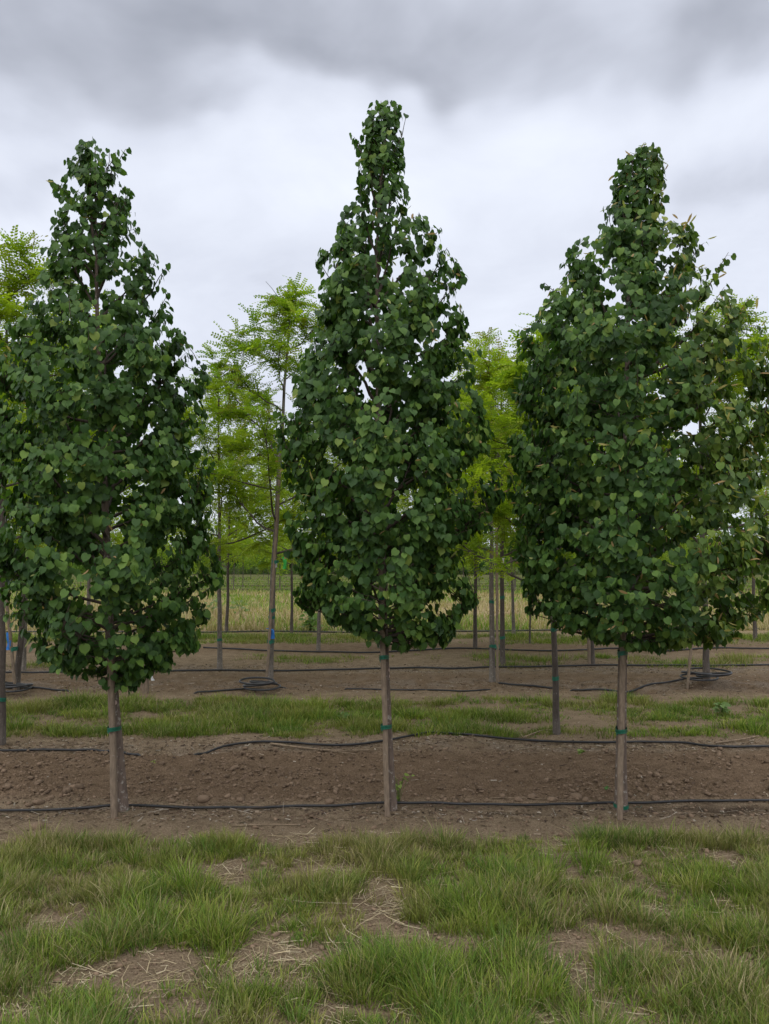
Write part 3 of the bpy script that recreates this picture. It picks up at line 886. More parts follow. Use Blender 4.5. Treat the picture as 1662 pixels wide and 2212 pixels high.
    keep &= ~((cen[:, 2] < zs + 0.42) & (np.abs(cen[:, 0] - cxx) < 0.09 + 0.12 * np.clip(zs + 0.1 - cen[:, 2], 0, 1)) & (r.random(len(rr)) < 0.8))
    q, b_, td, nm, sz, tone, cen = (a_[keep] for a_ in (q, b_, td, nm, sz, tone, cen))
    nl = len(q)
    if sparse_right is not None:
        tone = np.clip(tone + 0.12 * (cen[:, 0] > bx + 0.25), 0, 1)
    X_ = unit(np.cross(td, nm)); Z_ = np.cross(X_, td)
    F = np.stack([X_, td, Z_], -1)                               # columns
    # the 300 leaves that show largest from the row's near side become objects of their own
    px_ = cen[:, 0] / cen[:, 1] * 5.4; pz_ = (cen[:, 2] - CAMH) / cen[:, 1] * 5.4
    hidden = np.zeros(nl)
    order = np.argsort(cen[:, 1])
    for ii_ in range(nl):
        i = order[ii_]; pr_ = order[:ii_]
        d2 = (px_[pr_] - px_[i]) ** 2 + (pz_[pr_] - pz_[i]) ** 2
        hidden[i] = np.sum(d2 < 0.025 ** 2)
    view = unit(cen - np.array([0, 0, CAMH]))
    area = sz ** 2 * np.abs(np.sum(Z_ * view, axis=1)) / cen[:, 1] ** 2
    score = area / (1 + 4 * hidden)
    inframe = np.abs(cen[:, 0] / cen[:, 1]) < PW / 2 / PF
    score = score * np.where(inframe, 1, 0.01)
    pick = np.zeros(nl, bool); pick[np.argsort(-score)[:300]] = True
    var = r.integers(0, len(HEARTS), nl)
    for i in np.nonzero(pick)[0]:
        o_ = bpy.data.objects.new('leaf', HEART_ME[var[i]]); COL.objects.link(o_); o_.parent = root
        m4 = Matrix.Identity(4)
        for a_ in range(3):
            for c_ in range(3):
                m4[a_][c_] = F[i, a_, c_] * sz[i]
            m4[a_][3] = b_[i, a_] - origin[a_]
        o_.matrix_basis = m4
    mb = MB()
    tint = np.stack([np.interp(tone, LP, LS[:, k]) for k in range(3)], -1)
    if sparse_right is not None:
        tint = tint * np.where((cen[:, 0] > bx + 0.25)[:, None], np.array([1.16, 1.0, 0.95]), 1.0)
    for k in range(len(HEARTS)):
        sel = np.nonzero((var == k) & ~pick)[0]
        hv, ht = HEARTS[k]
        V = np.einsum('nij,kj->nki', F[sel], hv) * sz[sel][:, None, None] + (b_[sel] - origin)[:, None, :]
        T = (ht[None] + (np.arange(len(sel)) * len(hv))[:, None, None]).reshape(-1, 3)
        mb.add(V.reshape(-1, 3), T, np.repeat(tint[sel], len(hv), axis=0))
    # leaf stalks
    s2 = X_ * 0.0011
    V = np.stack([q - origin - s2, q - origin + s2, b_ - origin + s2, b_ - origin - s2], 1).reshape(-1, 3)
    T = (np.array([[0, 1, 2], [0, 2, 3]])[None] + (np.arange(nl) * 4)[:, None, None]).reshape(-1, 3)
    mb.add(V, T, (0.10, 0.13, 0.05))
    tag(link('crown', mb.mesh('crown', M['linden_leaf']), root), kind='stuff')
    if bract > 0:
        mb = MB()
        wgt = np.where(cen[:, 0] > bx + 0.1, bract_right, 1.0) * np.where(hidden < 2, 1.6, 0.6)
        sel = np.nonzero(r.random(nl) < bract * wgt)[0]
        for i in sel:
            d_ = unit(np.array([0, 0, -0.5]) + nm[i] * 0.8 + r.normal(0, 0.5, 3)); s_ = unit(np.cross(d_, r.normal(0, 1, 3))) * r.uniform(0.0045, 0.007)
            u_ = np.cross(d_, unit(s_)); l_ = r.uniform(0.045, 0.075)
            p0 = q[i] - origin + nm[i] * r.uniform(0.01, 0.05)
            V = [p0, p0 + d_ * l_ * .3 + s_, p0 + d_ * l_ * .3 - s_, p0 + d_ * l_ * .7 + s_ * 1.1 + u_ * .004, p0 + d_ * l_ * .7 - s_ * 1.1 + u_ * .004, p0 + d_ * l_ + u_ * .012]
            cc = np.array([(0.42, 0.36, 0.13), (0.34, 0.36, 0.13), (0.40, 0.27, 0.13)])[r.integers(0, 3)]
            mb.add(V, [(0, 1, 2), (1, 3, 2), (2, 3, 4), (3, 5, 4)], cc)
        tag(link('bracts', mb.mesh('bracts', M['bract'], False), root, None), 'narrow buff seed bracts', kind='stuff')
    return root, curve, rad, nl

left = linden('leafy dark green linden with leaning trunk and lowest crown, beside the soil pit', [(262, 1757), (257, 1650), (246, 1500), (238, 1380), (228, 1100), (214, 800), (208, 550), (206, 318)], (263, 1757),
    [(306, 190, 240), (330, 160, 275), (380, 100, 285), (430, 115, 288), (480, 113, 310), (520, 120, 322), (560, 106, 350), (600, 100, 350), (650, 92, 352), (700, 40, 395), (760, 8, 418), (830, -5, 440), (900, -12, 448),
     (1000, -22, 463), (1100, -22, 455), (1200, -8, 470), (1250, 0, 482), (1300, 20, 465), (1350, 48, 440), (1400, 75, 428), (1445, 110, 368), (1475, 200, 300), (1500, 235, 290)],
    [(272, 322, 0.35), (108, 388, 0.4), (362, 575, 0.55), (360, 640, 0.5), (448, 822, 0.6), (286, 412, 0.3), (285, 1470, 0.05), (110, 1420, 0.1), (478, 1260, 0.3), (100, 1425, 0.12), (420, 1400, 0.15), (370, 1440, 0.1), (160, 1445, 0.08), (20, 1290, 0.35)], 64, 1650, 21, 0.044, 0.012, 1430)
centre = linden('tallest dark green linden with straight stem and pointed top', [(846, 1757), (841, 1650), (835, 1500), (831, 1380), (824, 1100), (816, 800), (815, 560), (822, 380), (834, 222)], (846, 1757),
    [(214, 815, 850), (250, 768, 880), (300, 760, 880), (350, 766, 875), (400, 775, 890), (440, 750, 898), (490, 740, 945), (530, 698, 958), (580, 690, 998), (620, 685, 1000), (680, 685, 1010), (730, 656, 1010), (780, 630, 1040),
     (840, 610, 1050), (900, 605, 1065), (1000, 600, 1075), (1080, 610, 1085), (1150, 620, 1060), (1200, 628, 1012), (1250, 632, 1005), (1300, 635, 1028), (1340, 735, 990), (1375, 800, 978), (1398, 925, 975)],
    [(878, 250, 0.3), (952, 492, 0.5), (998, 598, 0.5), (692, 568, 0.45), (766, 296, 0.3), (845, 222, 0.2), (1028, 1300, 0.2), (955, 1385, 0.05), (640, 1290, 0.2), (650, 1305, 0.2), (985, 1335, 0.12), (965, 1375, 0.06), (735, 1345, 0.1), (1010, 1310, 0.2), (1080, 1080, 0.45)], 66, 1650, 33, 0.036, 0.016, 1390)
right = linden('broad dark green linden dotted with buff seed bracts, hiding the far hose coil', [(1341, 1759), (1342, 1650), (1344, 1500), (1346, 1380), (1350, 1100), (1355, 800), (1362, 560), (1385, 400), (1393, 315)], (1342, 1759),
    [(303, 1360, 1412), (320, 1340, 1425), (350, 1315, 1435), (400, 1318, 1440), (450, 1300, 1450), (490, 1270, 1445), (530, 1240, 1520), (570, 1208, 1505), (620, 1180, 1530), (680, 1162, 1600), (720, 1120, 1650), (800, 1112, 1690),
     (900, 1110, 1700), (1000, 1100, 1705), (1100, 1110, 1700), (1200, 1112, 1692), (1250, 1140, 1675), (1300, 1147, 1650), (1340, 1205, 1648), (1375, 1285, 1600), (1402, 1385, 1480)],
    [(1574, 545, 0.75), (1565, 620, 0.7), (1178, 612, 0.5), (1520, 525, 0.55), (1618, 645, 0.7), (1145, 1320, 0.25), (1655, 1320, 0.3), (1440, 1395, 0.08), (1120, 715, 0.5), (1150, 1300, 0.2), (1640, 1330, 0.25), (1600, 1370, 0.15), (1460, 1400, 0.06), (1220, 1340, 0.1), (1540, 1385, 0.1)], 72, 1850, 45, 0.040, 0.035, 1385, 0.38, 3.2)
print('leaves', left[3], centre[3], right[3])

def on_trunk(tr, v):
    root, curve, rad, _ = tr
    z = at_depth(500, v, root.location.y)[2]
    c = np.array([np.interp(z, curve[:, 2], curve[:, 0]), np.interp(z, curve[:, 2], curve[:, 1]), z])
    return c, float(np.interp(z, curve[:, 2], rad))

def front_stake(tr, base_uv, top_uv, w, ties, label, group='stakes of the front row'):
    bx, by = ground_at(*base_uv)
    b = np.array([bx, by, hz(bx, by) - 0.05])
    tp = at_depth(top_uv[0], top_uv[1], by + 0.0)
    c, rr = on_trunk(tr, top_uv[1])
    tp[1] = min(by + 0.01, c[1] - rr - w * 0.5)
    root = link('wooden_stake', None, loc=b)
    tag(root, label, 'stake', group)
    post = box_post(np.zeros(3), tp - b, w, M['stake'], 'post', root)
    for v in ties:
        c, rr = on_trunk(tr, v)
        f = (c[2] - b[2]) / (tp[2] - b[2])
        s_ = b + (tp - b) * f
        mid_ = (c + s_) / 2; d = s_ - c
        az = math.atan2(d[1], d[0])
        band(mid_ - b, np.hypot(d[0], d[1]) / 2 + max(rr, w * 0.72) + 0.006, max(rr, w * 0.72) + 0.005, az, 0.026, root)
    return root
front_stake(left, (248, 1768), (238, 1395), 0.036, (1568,), 'weathered wooden stake tied to the leaning linden')
front_stake(centre, (837, 1766), (815, 900), 0.034, (1564, 1417, 1290), 'weathered wooden stake tied to the tallest linden')
front_stake(right, (1339, 1772), (1352, 1010), 0.036, (1572, 1407, 1230), 'pale weathered wooden stake tied to the broad bract-covered linden')

def scar(tr, u, v, w, h):
    root, curve, rad, _ = tr
    c, rr = on_trunk(tr, v)
    pt = at_depth(u, v, root.location.y)
    dx = np.clip((pt[0] - c[0]) / (rr + 1e-6), -0.85, 0.85); al = math.asin(dx)
    a_ = np.linspace(0, 2 * math.pi, 14, endpoint=False)
    V = []
    for k in a_:
        al2 = al + w / rr * math.cos(k)
        V.append((math.sin(al2) * (rr + 0.003), -math.cos(al2) * (rr + 0.003), h * math.sin(k)))
    V.append((math.sin(al) * (rr + 0.005), -math.cos(al) * (rr + 0.005), 0))
    V = np.array(V) + c - np.array(root.location)
    link('pruning_scar', mesh_np('pruning_scar', V, [(i, (i + 1) % 14, 14) for i in range(14)], M['scar'], None, True), TRUNK[root.name])
scar(left, 250, 1494, 0.012, 0.016); scar(left, 252, 1516, 0.012, 0.015)
scar(centre, 842, 1446, 0.007, 0.014); scar(centre, 842, 1460, 0.006, 0.010)
scar(right, 1352, 1411, 0.008, 0.016); scar(right, 1352, 1428, 0.007, 0.012)
for tr, v in ((left, 1757), (right, 1745)):          # tape left low on the trunk
    c, rr = on_trunk(tr, v - 6)
    band(c - np.array(tr[0].location) + [0, 0, 0.0], rr + 0.004, rr + 0.004, 0, 0.02, tr[0], tail=False)

# ------------------------------------------------------------------ honey locusts
def pinnate(k):
    r = np.random.default_rng(300 + k)
    npair = 8; Ln = 1.0
    V, T = [], []
    s_ = np.linspace(0.12, 1, npair)
    droop = r.uniform(0.25, 0.6)
    def rach(s): return np.array([0.06 * math.sin(s * 3 + k), s, 0.18 * s - droop * s * s])
    for i, s in enumerate(s_):
        ll = 0.19 * (1 - 0.5 * abs(s - 0.45)) * r.uniform(0.85, 1.1); w = 0.050
        for sd_ in (-1, 1):
            b = rach(s); d = unit(np.array([sd_ * 0.9, 0.42, -0.18 + r.normal(0, 0.15)])); a = unit(np.cross(d, [0, 0, 1])) * w
            n0 = len(V)
            V += [b, b + d * ll * .5 + a, b + d * ll, b + d * ll * .5 - a]
            T += [(n0, n0 + 1, n0 + 2), (n0, n0 + 2, n0 + 3)]
    n0 = len(V); w = 0.006
    for s in (0, .5, 1):
        V += [rach(s) + [w, 0, 0], rach(s) - [w, 0, 0]]
    T += [(n0, n0 + 1, n0 + 3), (n0, n0 + 3, n0 + 2), (n0 + 2, n0 + 3, n0 + 5), (n0 + 2, n0 + 5, n0 + 4)]
    return np.array(V), np.array(T)
PIN = [pinnate(k) for k in range(5)]

def locust(seed, H=5.0, start=1.75, width=0.85, n_limb=11, n_leaf=900, trunk_r=0.035, bark='bark_locust', lean=(0, 0), hue=0.5):
    """returns meshes: trunk, limbs, crown (at the origin)"""
    r = np.random.default_rng(seed)
    n_ = 16; z = np.linspace(-0.05, H, n_)
    f = np.clip(z / H, 0, 1)
    P = np.column_stack([lean[0] * f ** 1.1 + np.cumsum(r.normal(0, 0.007, n_)), lean[1] * f + np.cumsum(r.normal(0, 0.007, n_)), z]); P[:2, :2] = [[0, 0], [lean[0] * .03, 0]]
    R_ = trunk_r * (1 - f) ** 0.8 + trunk_r * 0.25 * np.exp(-f * 25) + 0.004
    V, T = tube(P, R_, 9)
    trunk_me = mesh_np('trunk', V, T, M[bark], None, True)
    limbs, nodes = [], []
    for i in range(n_limb):
        s = (i + r.random() * .6) / n_limb
        z0 = start + (H - start) * 0.90 * s
        b = np.array([np.interp(z0, z, P[:, 0]), np.interp(z0, z, P[:, 1]), z0])
        ph = i * 2.39996 + r.normal(0, 0.4)
        wz = width * (1.0 - 0.84 * s ** 1.3) * r.uniform(0.75, 1.15) + 0.10
        rise = (H - z0) * r.uniform(0.10, 0.36) + 0.10
        d = np.array([math.cos(ph), math.sin(ph), 0])
        tip = b + d * wz + [0, 0, rise]
        Q_ = bez(b, b + d * wz * 0.62 + [0, 0, rise * 0.25], tip, 8); Q_[1:] += np.cumsum(r.normal(0, 0.018, (7, 3)), axis=0)
        mb = MB(); V, T = tube(Q_, np.linspace(0.015 * (1.1 - 0.6 * s), 0.004, 8), 6); mb.add(V, T)
        for k in range(9):
            t0 = r.uniform(0.3, 0.98); j = t0 * 7; j0 = int(j); q0 = Q_[j0] + (Q_[min(j0 + 1, 7)] - Q_[j0]) * (j - j0)
            dd = unit(d * r.uniform(.1, .9) + r.normal(0, .6, 3) * [1, 1, .5] + [0, 0, .25]); ln = r.uniform(.20, .55)
            S = bez(q0, q0 + dd * ln * .5 + [0, 0, .04], q0 + dd * ln + [0, 0, -0.02], 4)
            V, T = tube(S, np.linspace(0.005, 0.002, 4), 4, False); mb.add(V, T)
            for a_ in S[1:]:
                nodes.append((a_, dd, s))
        for a_ in Q_[3:]:
            nodes.append((a_, d, s))
        limbs.append(mb.mesh('limb', M['bark_dark']))
    for zt_ in np.linspace(H * 0.72, H, 14):
        nodes.append((np.array([np.interp(zt_, z, P[:, 0]), np.interp(zt_, z, P[:, 1]), zt_]), unit(r.normal(0, 1, 3) * [1, 1, .2]), 1.0))
    NP = np.array([a_[0] for a_ in nodes]); ND = np.array([a_[1] for a_ in nodes]); NS = np.array([a_[2] for a_ in nodes])
    idx = r.permutation(len(NP))[r.integers(0, int(len(NP) * 0.7), n_leaf)]
    p0 = NP[idx] + r.normal(0, 0.015, (n_leaf, 3))
    d = unit(ND[idx] * 0.5 + r.normal(0, 0.65, (n_leaf, 3)) * [1, 1, 0.5] + [0, 0, 0.12])
    nm = unit(np.array([0, 0, 1.0]) + r.normal(0, 0.35, (n_leaf, 3)))
    Xx = unit(np.cross(d, nm)); Zz = np.cross(Xx, d); F = np.stack([Xx, d, Zz], -1)
    sz = r.uniform(0.16, 0.29, n_leaf)
    y_ = np.clip(r.beta(1.6, 1.8, n_leaf) + hue - 0.5, 0, 1)[:, None]
    tint = np.array([0.13, 0.23, 0.028]) * (1 - y_) + np.array([0.36, 0.44, 0.035]) * y_
    br = r.random(n_leaf) < 0.10 * NS[idx]
    tint[br] = np.array([0.27, 0.25, 0.06])
    tint = tint * r.uniform(0.75, 1.2, n_leaf)[:, None]
    mb = MB(); var = r.integers(0, len(PIN), n_leaf)
    for k in range(len(PIN)):
        sel = np.nonzero(var == k)[0]; pv, pt = PIN[k]
        V = np.einsum('nij,kj->nki', F[sel], pv) * sz[sel][:, None, None] + p0[sel][:, None, :]
        T = (pt[None] + (np.arange(len(sel)) * len(pv))[:, None, None]).reshape(-1, 3)
        mb.add(V.reshape(-1, 3), T, np.repeat(tint[sel], len(pv), axis=0))
    return trunk_me, limbs, mb.mesh('crown', M['locust_leaf'], False), (z, P, R_)

PROTO = {}
def get_proto(key):
    if key not in PROTO:
        PROTO[key] = locust(*key[:1], **dict(key[1:]))
    return PROTO[key]

def put_locust(key, uv, top_v, label, rotz=0.0, tilt=(0, 0), group='yellow-green trees of the rows behind', ties=(), name='honey_locust_tree'):
    """stand a locust on the ground below pixel uv; its height from the row of its top"""
    tm, lm, cm, (z, P, R_) = get_proto(key)
    gx, gy = ground_at(*uv)
    top = at_depth(uv[0], top_v, gy)[2]
    sc_ = (top - hz(gx, gy)) / z[-1]
    root = link(name, None, loc=(gx, gy, hz(gx, gy)))
    root.scale = (sc_,) * 3; root.rotation_euler = (tilt[1], tilt[0], rotz)
    tag(root, label, 'tree', group)
    link('trunk', tm, root)
    for l_ in lm:
        link('limb', l_, root)
    tag(link('crown', cm, root), kind='stuff')
    bpy.context.view_layer.update()
    inv = root.matrix_basis
    for v in ties:
        zz_ = (at_depth(uv[0], v, gy)[2] - hz(gx, gy)) / sc_
        c = np.array([np.interp(zz_, z, P[:, 0]), np.interp(zz_, z, P[:, 1]), zz_]); rr = float(np.interp(zz_, z, R_))
        band(c, rr + 0.004, rr + 0.004, 0, 0.035, root, tail=False)
    return root, sc_

def K(seed, **kw):
    return (seed,) + tuple(kw.items())
A = K(61, H=5.2, start=1.6, width=1.3, n_limb=16, n_leaf=2700, trunk_r=0.040, lean=(0.25, 0), hue=0.52)
B = K(62, H=4.8, start=1.5, width=1.25, n_limb=16, n_leaf=2700, trunk_r=0.036, bark='bark_dark', hue=0.70)
C_ = K(63, H=4.6, start=1.4, width=1.3, n_limb=15, n_leaf=2700, trunk_r=0.034, hue=0.80)
D = K(64, H=4.4, start=1.45, width=1.25, n_limb=15, n_leaf=2700, trunk_r=0.032, bark='bark_dark', hue=0.62)
main, _ = put_locust(A, (582, 1480), 612, 'tall feathery yellow-green locust rising out of a hose coil, blue ribbon on its stem', 0.0, (0, 0), ties=(1333, 1386))
put_locust(B, (2, 1608), 548, 'feathery yellow-green locust with a dark stem in the first row behind the leaning linden', 1.2, ties=(1510,))
put_locust(D, (1203, 1593), 700, 'dark bare-stemmed locust with two green ties standing by the second hose', 2.3, (0.02, 0), ties=(1465, 1360))
put_locust(C_, (1064, 1476), 725, 'bright yellow locust tied to a tall stake, green tape scrap at its foot', 0.7, ties=(1396, 1300, 1210))
put_locust(D, (1527, 1478), 640, 'yellow-green locust standing in the hose coil behind the bract-covered linden', 4.0, ties=())
put_locust(B, (36, 1490), 700, 'yellow-green locust with a blue ribbon and a leaning stake', 3.0, (-0.03, 0))
put_locust(C_, (475, 1450), 800, 'thin dark-stemmed bright yellow locust between the leaning linden and the blue-ribbon locust', 2.0, (0.01, 0), ties=(1382,))
put_locust(D, (1086, 1440), 760, 'thin pale-stemmed locust with a white tag, just behind the bright yellow staked locust', 5.1, (0.012, 0), ties=(1377, 1290))
put_locust(B, (1280, 1437), 850, 'locust with a short stake and bright green tie, behind the broad linden', 0.4)
put_locust(C_, (50, 1448), 760, 'yellow locust in the row behind the blue-ribbon leaning stake', 1.0)
put_locust(C_, (688, 1405), 900, 'slender locust leaning towards the tall locust in the fifth row', 3.3, (-0.03, 0))
put_locust(D, (1027, 1402), 860, 'slender locust leaning towards the tallest linden, far beyond its crown edge', 1.7, (-0.05, 0))
put_locust(C_, (1384, 1404), 900, 'slender locust almost hidden beyond the broad linden stem', 4.4)
put_locust(B, (490, 1366), 930, 'far locust at the near edge of the straw field', 2.6)
put_locust(D, (1632, 1384), 880, 'far pale-stemmed locust on the grass by the straw field, seen past the broad linden', 0.9)
put_locust(C_, (820, 1400), 890, 'yellow locust hidden beyond the tallest linden', 5.5)
put_locust(C_, (190, 1402), 850, 'yellow locust hidden beyond the leaning linden', 3.9)
put_locust(D, (630, 1372), 960, 'far yellow-green locust between the tall locust and the tallest linden', 4.9)
put_locust(C_, (1110, 1374), 930, 'far bright yellow locust standing beyond the staked pair', 2.9)

# stakes and hanging tape in the back rows
def back_stake(uv, top_uv, w, label, ties=(), dy=-0.06):
    gx, gy = ground_at(*uv); gy += dy
    b = np.array([gx, gy, hz(gx, gy) - 0.05]); tp = at_depth(*top_uv, gy)
    root = link('wooden_stake', None, loc=b)
    tag(root, label, 'stake', 'stakes of the rows behind')
    box_post(np.zeros(3), tp - b, w, M['stake'], 'post', root)
    for v, dx in ties:
        zz_ = at_depth(uv[0], v, gy)[2]; f = (zz_ - b[2]) / (tp[2] - b[2]); c = (tp - b) * f
        band(c + [dx / 2, 0.035, 0], 0.035 + abs(dx) / 2, 0.055, 0, 0.04, root)
    return root
back_stake((577, 1482), (606, 1010), 0.036, 'slanting pale stake lashed to the tall blue-ribbon locust', ((1386, 0.02), (1318, 0.02), (1213, 0.02)))
back_stake((1074, 1477), (1073, 1140), 0.034, 'tall pale stake beside the bright yellow locust', ((1396, -0.05),))
back_stake((1480, 1488), (1496, 1370), 0.03, 'thin leaning stake beside the coil behind the broad linden')
back_stake((1272, 1438), (1270, 1330), 0.05, 'short stout stake with a bright green tie behind the broad linden', ((1355, 0.07),))
back_stake((318, 1496), (316, 1420), 0.07, 'short grey stump stake carrying a white tag under the leaning linden crown')
back_stake((40, 1492), (14, 1290), 0.035, 'leaning stake with a blue ribbon beside the coil near the first locust', ((1402, 0.03),))

def ribbon(name, pts, w, mat, label, cat, group=None):
    """a strip of tape along 3-D points, with a little thickness"""
    P = spline(pts, 9); base = P[0].copy(); P = P - base
    sidev = np.array([1.0, 0.15, 0]); V = []
    for i, p_ in enumerate(P):
        tw = 0.5 * math.sin(i * 0.9)
        s_ = np.array([math.cos(tw), math.sin(tw), 0]) * w / 2
        V += [p_ - s_, p_ + s_]
    V = np.array(V); nrm_ = np.array([0, 0.0015, 0])
    V2 = np.concatenate([V - nrm_, V + nrm_]); n_ = len(V)
    T = []
    for i in range(len(P) - 1):
        a_, b_, c_, d_ = 2 * i, 2 * i + 1, 2 * i + 3, 2 * i + 2
        T += [(a_, b_, c_), (a_, c_, d_), (a_ + n_, c_ + n_, b_ + n_), (a_ + n_, d_ + n_, c_ + n_), (a_, d_, d_ + n_), (a_, d_ + n_, a_ + n_), (b_, b_ + n_, c_ + n_), (b_, c_ + n_, c_)]
    o_ = link(name, mesh_np(name, V2, T, mat), None, base)
    return tag(o_, label, cat, group)
gy = ground_at(580, 1480)[1] - 0.1
ribbon('flagging_ribbon', [at_depth(578, 1357, gy), at_depth(588, 1362, gy - .03), at_depth(589, 1380, gy - .03)], 0.06, M['blue'], 'blue flagging ribbon on the stem of the tall locust', 'ribbon')
ribbon('flagging_ribbon', [at_depth(614, 1203, gy), at_depth(616, 1215, gy), at_depth(615, 1229, gy)], 0.05, M['lime'], 'lime green flagging ribbon hanging from a low limb', 'ribbon')
gy2 = ground_at(20, 1490)[1] - 0.15
ribbon('flagging_ribbon', [at_depth(19, 1366, gy2), at_depth(20, 1385, gy2), at_depth(19, 1404, gy2)], 0.06, M['blue'], 'blue flagging ribbon on the leaning stake at the small coil', 'ribbon')
gy3 = ground_at(318, 1496)[1] - 0.12
ribbon('plant_tag', [at_depth(322, 1452, gy3), at_depth(327, 1460, gy3), at_depth(331, 1470, gy3)], 0.04, M['white'], 'white tag hanging below the leaning linden crown', 'tag')
gy4 = ground_at(1086, 1440)[1] - 0.12
ribbon('plant_tag', [at_depth(1088, 1205, gy4), at_depth(1086, 1216, gy4), at_depth(1084, 1228, gy4)], 0.04, M['white'], 'white strip tag on the thin pale-stemmed locust', 'tag')
gyr = right[0].location.y - 0.30
ribbon('plant_tag', [at_depth(1382, 1286, gyr), at_depth(1389, 1292, gyr), at_depth(1397, 1298, gyr)], 0.012, M['white'], 'white strip tag hanging inside the bract-covered linden crown', 'tag')
ribbon('plant_tag', [at_depth(596, 1212, gy), at_depth(597, 1218, gy), at_depth(597, 1226, gy)], 0.03, M['white'], 'white tag on the tall locust stem beside the lime ribbon', 'tag')

# ------------------------------------------------------------------ drip hoses
def hose(uvs, rad_, label, buried=(), loose=0.008, jig=0.0):
    pts = []
    for i, (u, v) in enumerate(uvs):
        gx, gy = ground_at(u, v)
        pts.append((gx, gy))
    P = spline(np.column_stack([np.array(pts), np.zeros(len(pts))]), len(pts) * 16)
    z = height_big(P[:, 0], P[:, 1])
    hh_ = height(P[:, 0], P[:, 1])
    k = np.ones(9) / 9
    zs_ = np.convolve(np.pad(hh_, 4, mode='edge'), k, mode='valid')
    P[:, 2] = zs_ + rad_ + loose
    for (u0, u1, v) in buried:
        x0, x1 = ground_at(u0, v)[0], ground_at(u1, v)[0]
        P[:, 2] -= 0.06 * sstep(x0 - .06, x0 + .04, P[:, 0]) * (1 - sstep(x1 - .04, x1 + .06, P[:, 0]))
    b = P[0].copy()
    V, T = tube(P - b, rad_, 8)
    return tag(link('drip_hose', mesh_np('drip_hose', V, T, M['hose'], None, True), None, b), label, 'hose', 'black drip hoses along the rows')
hose([(-900, 1768), (-300, 1761), (0, 1757), (170, 1753), (250, 1750), (300, 1748), (430, 1751), (560, 1750), (640, 1745), (740, 1744), (830, 1741), (900, 1741), (1000, 1742), (1130, 1743), (1230, 1742), (1350, 1739), (1500, 1738), (1662, 1736), (2000, 1733), (2600, 1730)],
     0.0085, 'black drip hose running past the feet of the three staked lindens')
hose([(-900, 1620), (-300, 1622), (0, 1625), (120, 1627), (200, 1630), (260, 1634), (310, 1641), (360, 1643), (415, 1635), (480, 1618), (560, 1610), (640, 1612), (720, 1616), (790, 1613), (850, 1604), (900, 1594), (940, 1590), (1040, 1600), (1200, 1605), (1320, 1607), (1400, 1607), (1480, 1610), (1540, 1618), (1600, 1620), (1662, 1619), (2000, 1615), (2600, 1612)],
     0.0105, 'black drip hose winding over the soil mound behind the staked lindens', buried=((312, 405, 1640),))
hose([(-500, 1488), (10, 1490), (70, 1488), (130, 1494), (220, 1496), (330, 1500), (440, 1497), (520, 1492), (570, 1493)], 0.012, 'black drip hose ending in the coil at the tall locust', buried=((150, 420, 1496),))
hose([(600, 1488), (700, 1490), (800, 1492), (900, 1494), (1000, 1497), (1060, 1494)], 0.010, 'thin black drip hose half sunk beyond the tallest linden', buried=((620, 740, 1492),), loose=0.002)
hose([(1078, 1480), (1130, 1485), (1190, 1490), (1260, 1494), (1340, 1491), (1420, 1482), (1490, 1476), (1530, 1474)], 0.0125, 'black drip hose ending in the coil behind the bract-covered linden', buried=((1205, 1225, 1490),))
hose([(-500, 1462), (0, 1456), (120, 1456), (240, 1453), (430, 1452), (560, 1452), (700, 1449), (800, 1447), (900, 1444), (980, 1446), (1060, 1444), (1170, 1443), (1280, 1441), (1450, 1440), (1662, 1439), (2200, 1436)], 0.014, 'black drip hose along the fourth row past the dark bare stem')
hose([(440, 1402), (560, 1408), (700, 1411), (850, 1410), (1000, 1404), (1120, 1407), (1250, 1408), (1330, 1404), (1440, 1409), (1550, 1402), (1700, 1404), (2100, 1402)], 0.015, 'black drip hose along the fifth row before the thin grass strip')
hose([(-200, 1368), (200, 1366), (430, 1367), (600, 1365), (800, 1368), (980, 1366), (1160, 1364), (1400, 1362), (1660, 1360), (2000, 1358)], 0.018, 'black drip hose along the edge of the straw field')

def coil(u, v, rads, label, n_loop=3):
    gx, gy = ground_at(u, v); z0 = hz(gx, gy)
    root = link('hose_coil', None, loc=(gx, gy, z0))
    tag(root, label, 'hose', 'coiled hoses round tree feet')
    for k in range(n_loop):
        a_ = np.linspace(0, 2 * math.pi, 41)
        r1, ox, oy = rads[k % len(rads)]
        P = np.stack([ox + r1 * np.cos(a_) * (1 + .04 * np.sin(3 * a_ + k)), oy + r1 * .8 * np.sin(a_), 0.06 + 0.026 * k + 0.018 * np.sin(a_ + k * 2.0)], -1)
        V, T = tube(P, 0.0125, 8, False)
        link('loop', mesh_np('loop', V, T, M['hose_coil'], None, True), root)
coil(563, 1493, [(0.23, 0.02, 0), (0.20, -0.03, 0.03), (0.17, 0.03, 0.02), (0.22, -0.04, -0.02)], 'coil of grey-black hose lying round the foot of the tall locust', 4)
coil(1525, 1482, [(0.24, -0.08, 0), (0.22, 0.12, 0.03), (0.19, -0.12, 0.02), (0.28, 0.04, -0.02)], 'coil of grey-black hose on a soil mound behind the bract-covered linden', 4)
coil(30, 1497, [(0.20, 0.0, 0), (0.18, 0.03, 0.02), (0.16, -0.02, 0.01)], 'small coil of grey-black hose beside the leaning blue-ribbon stake', 3)

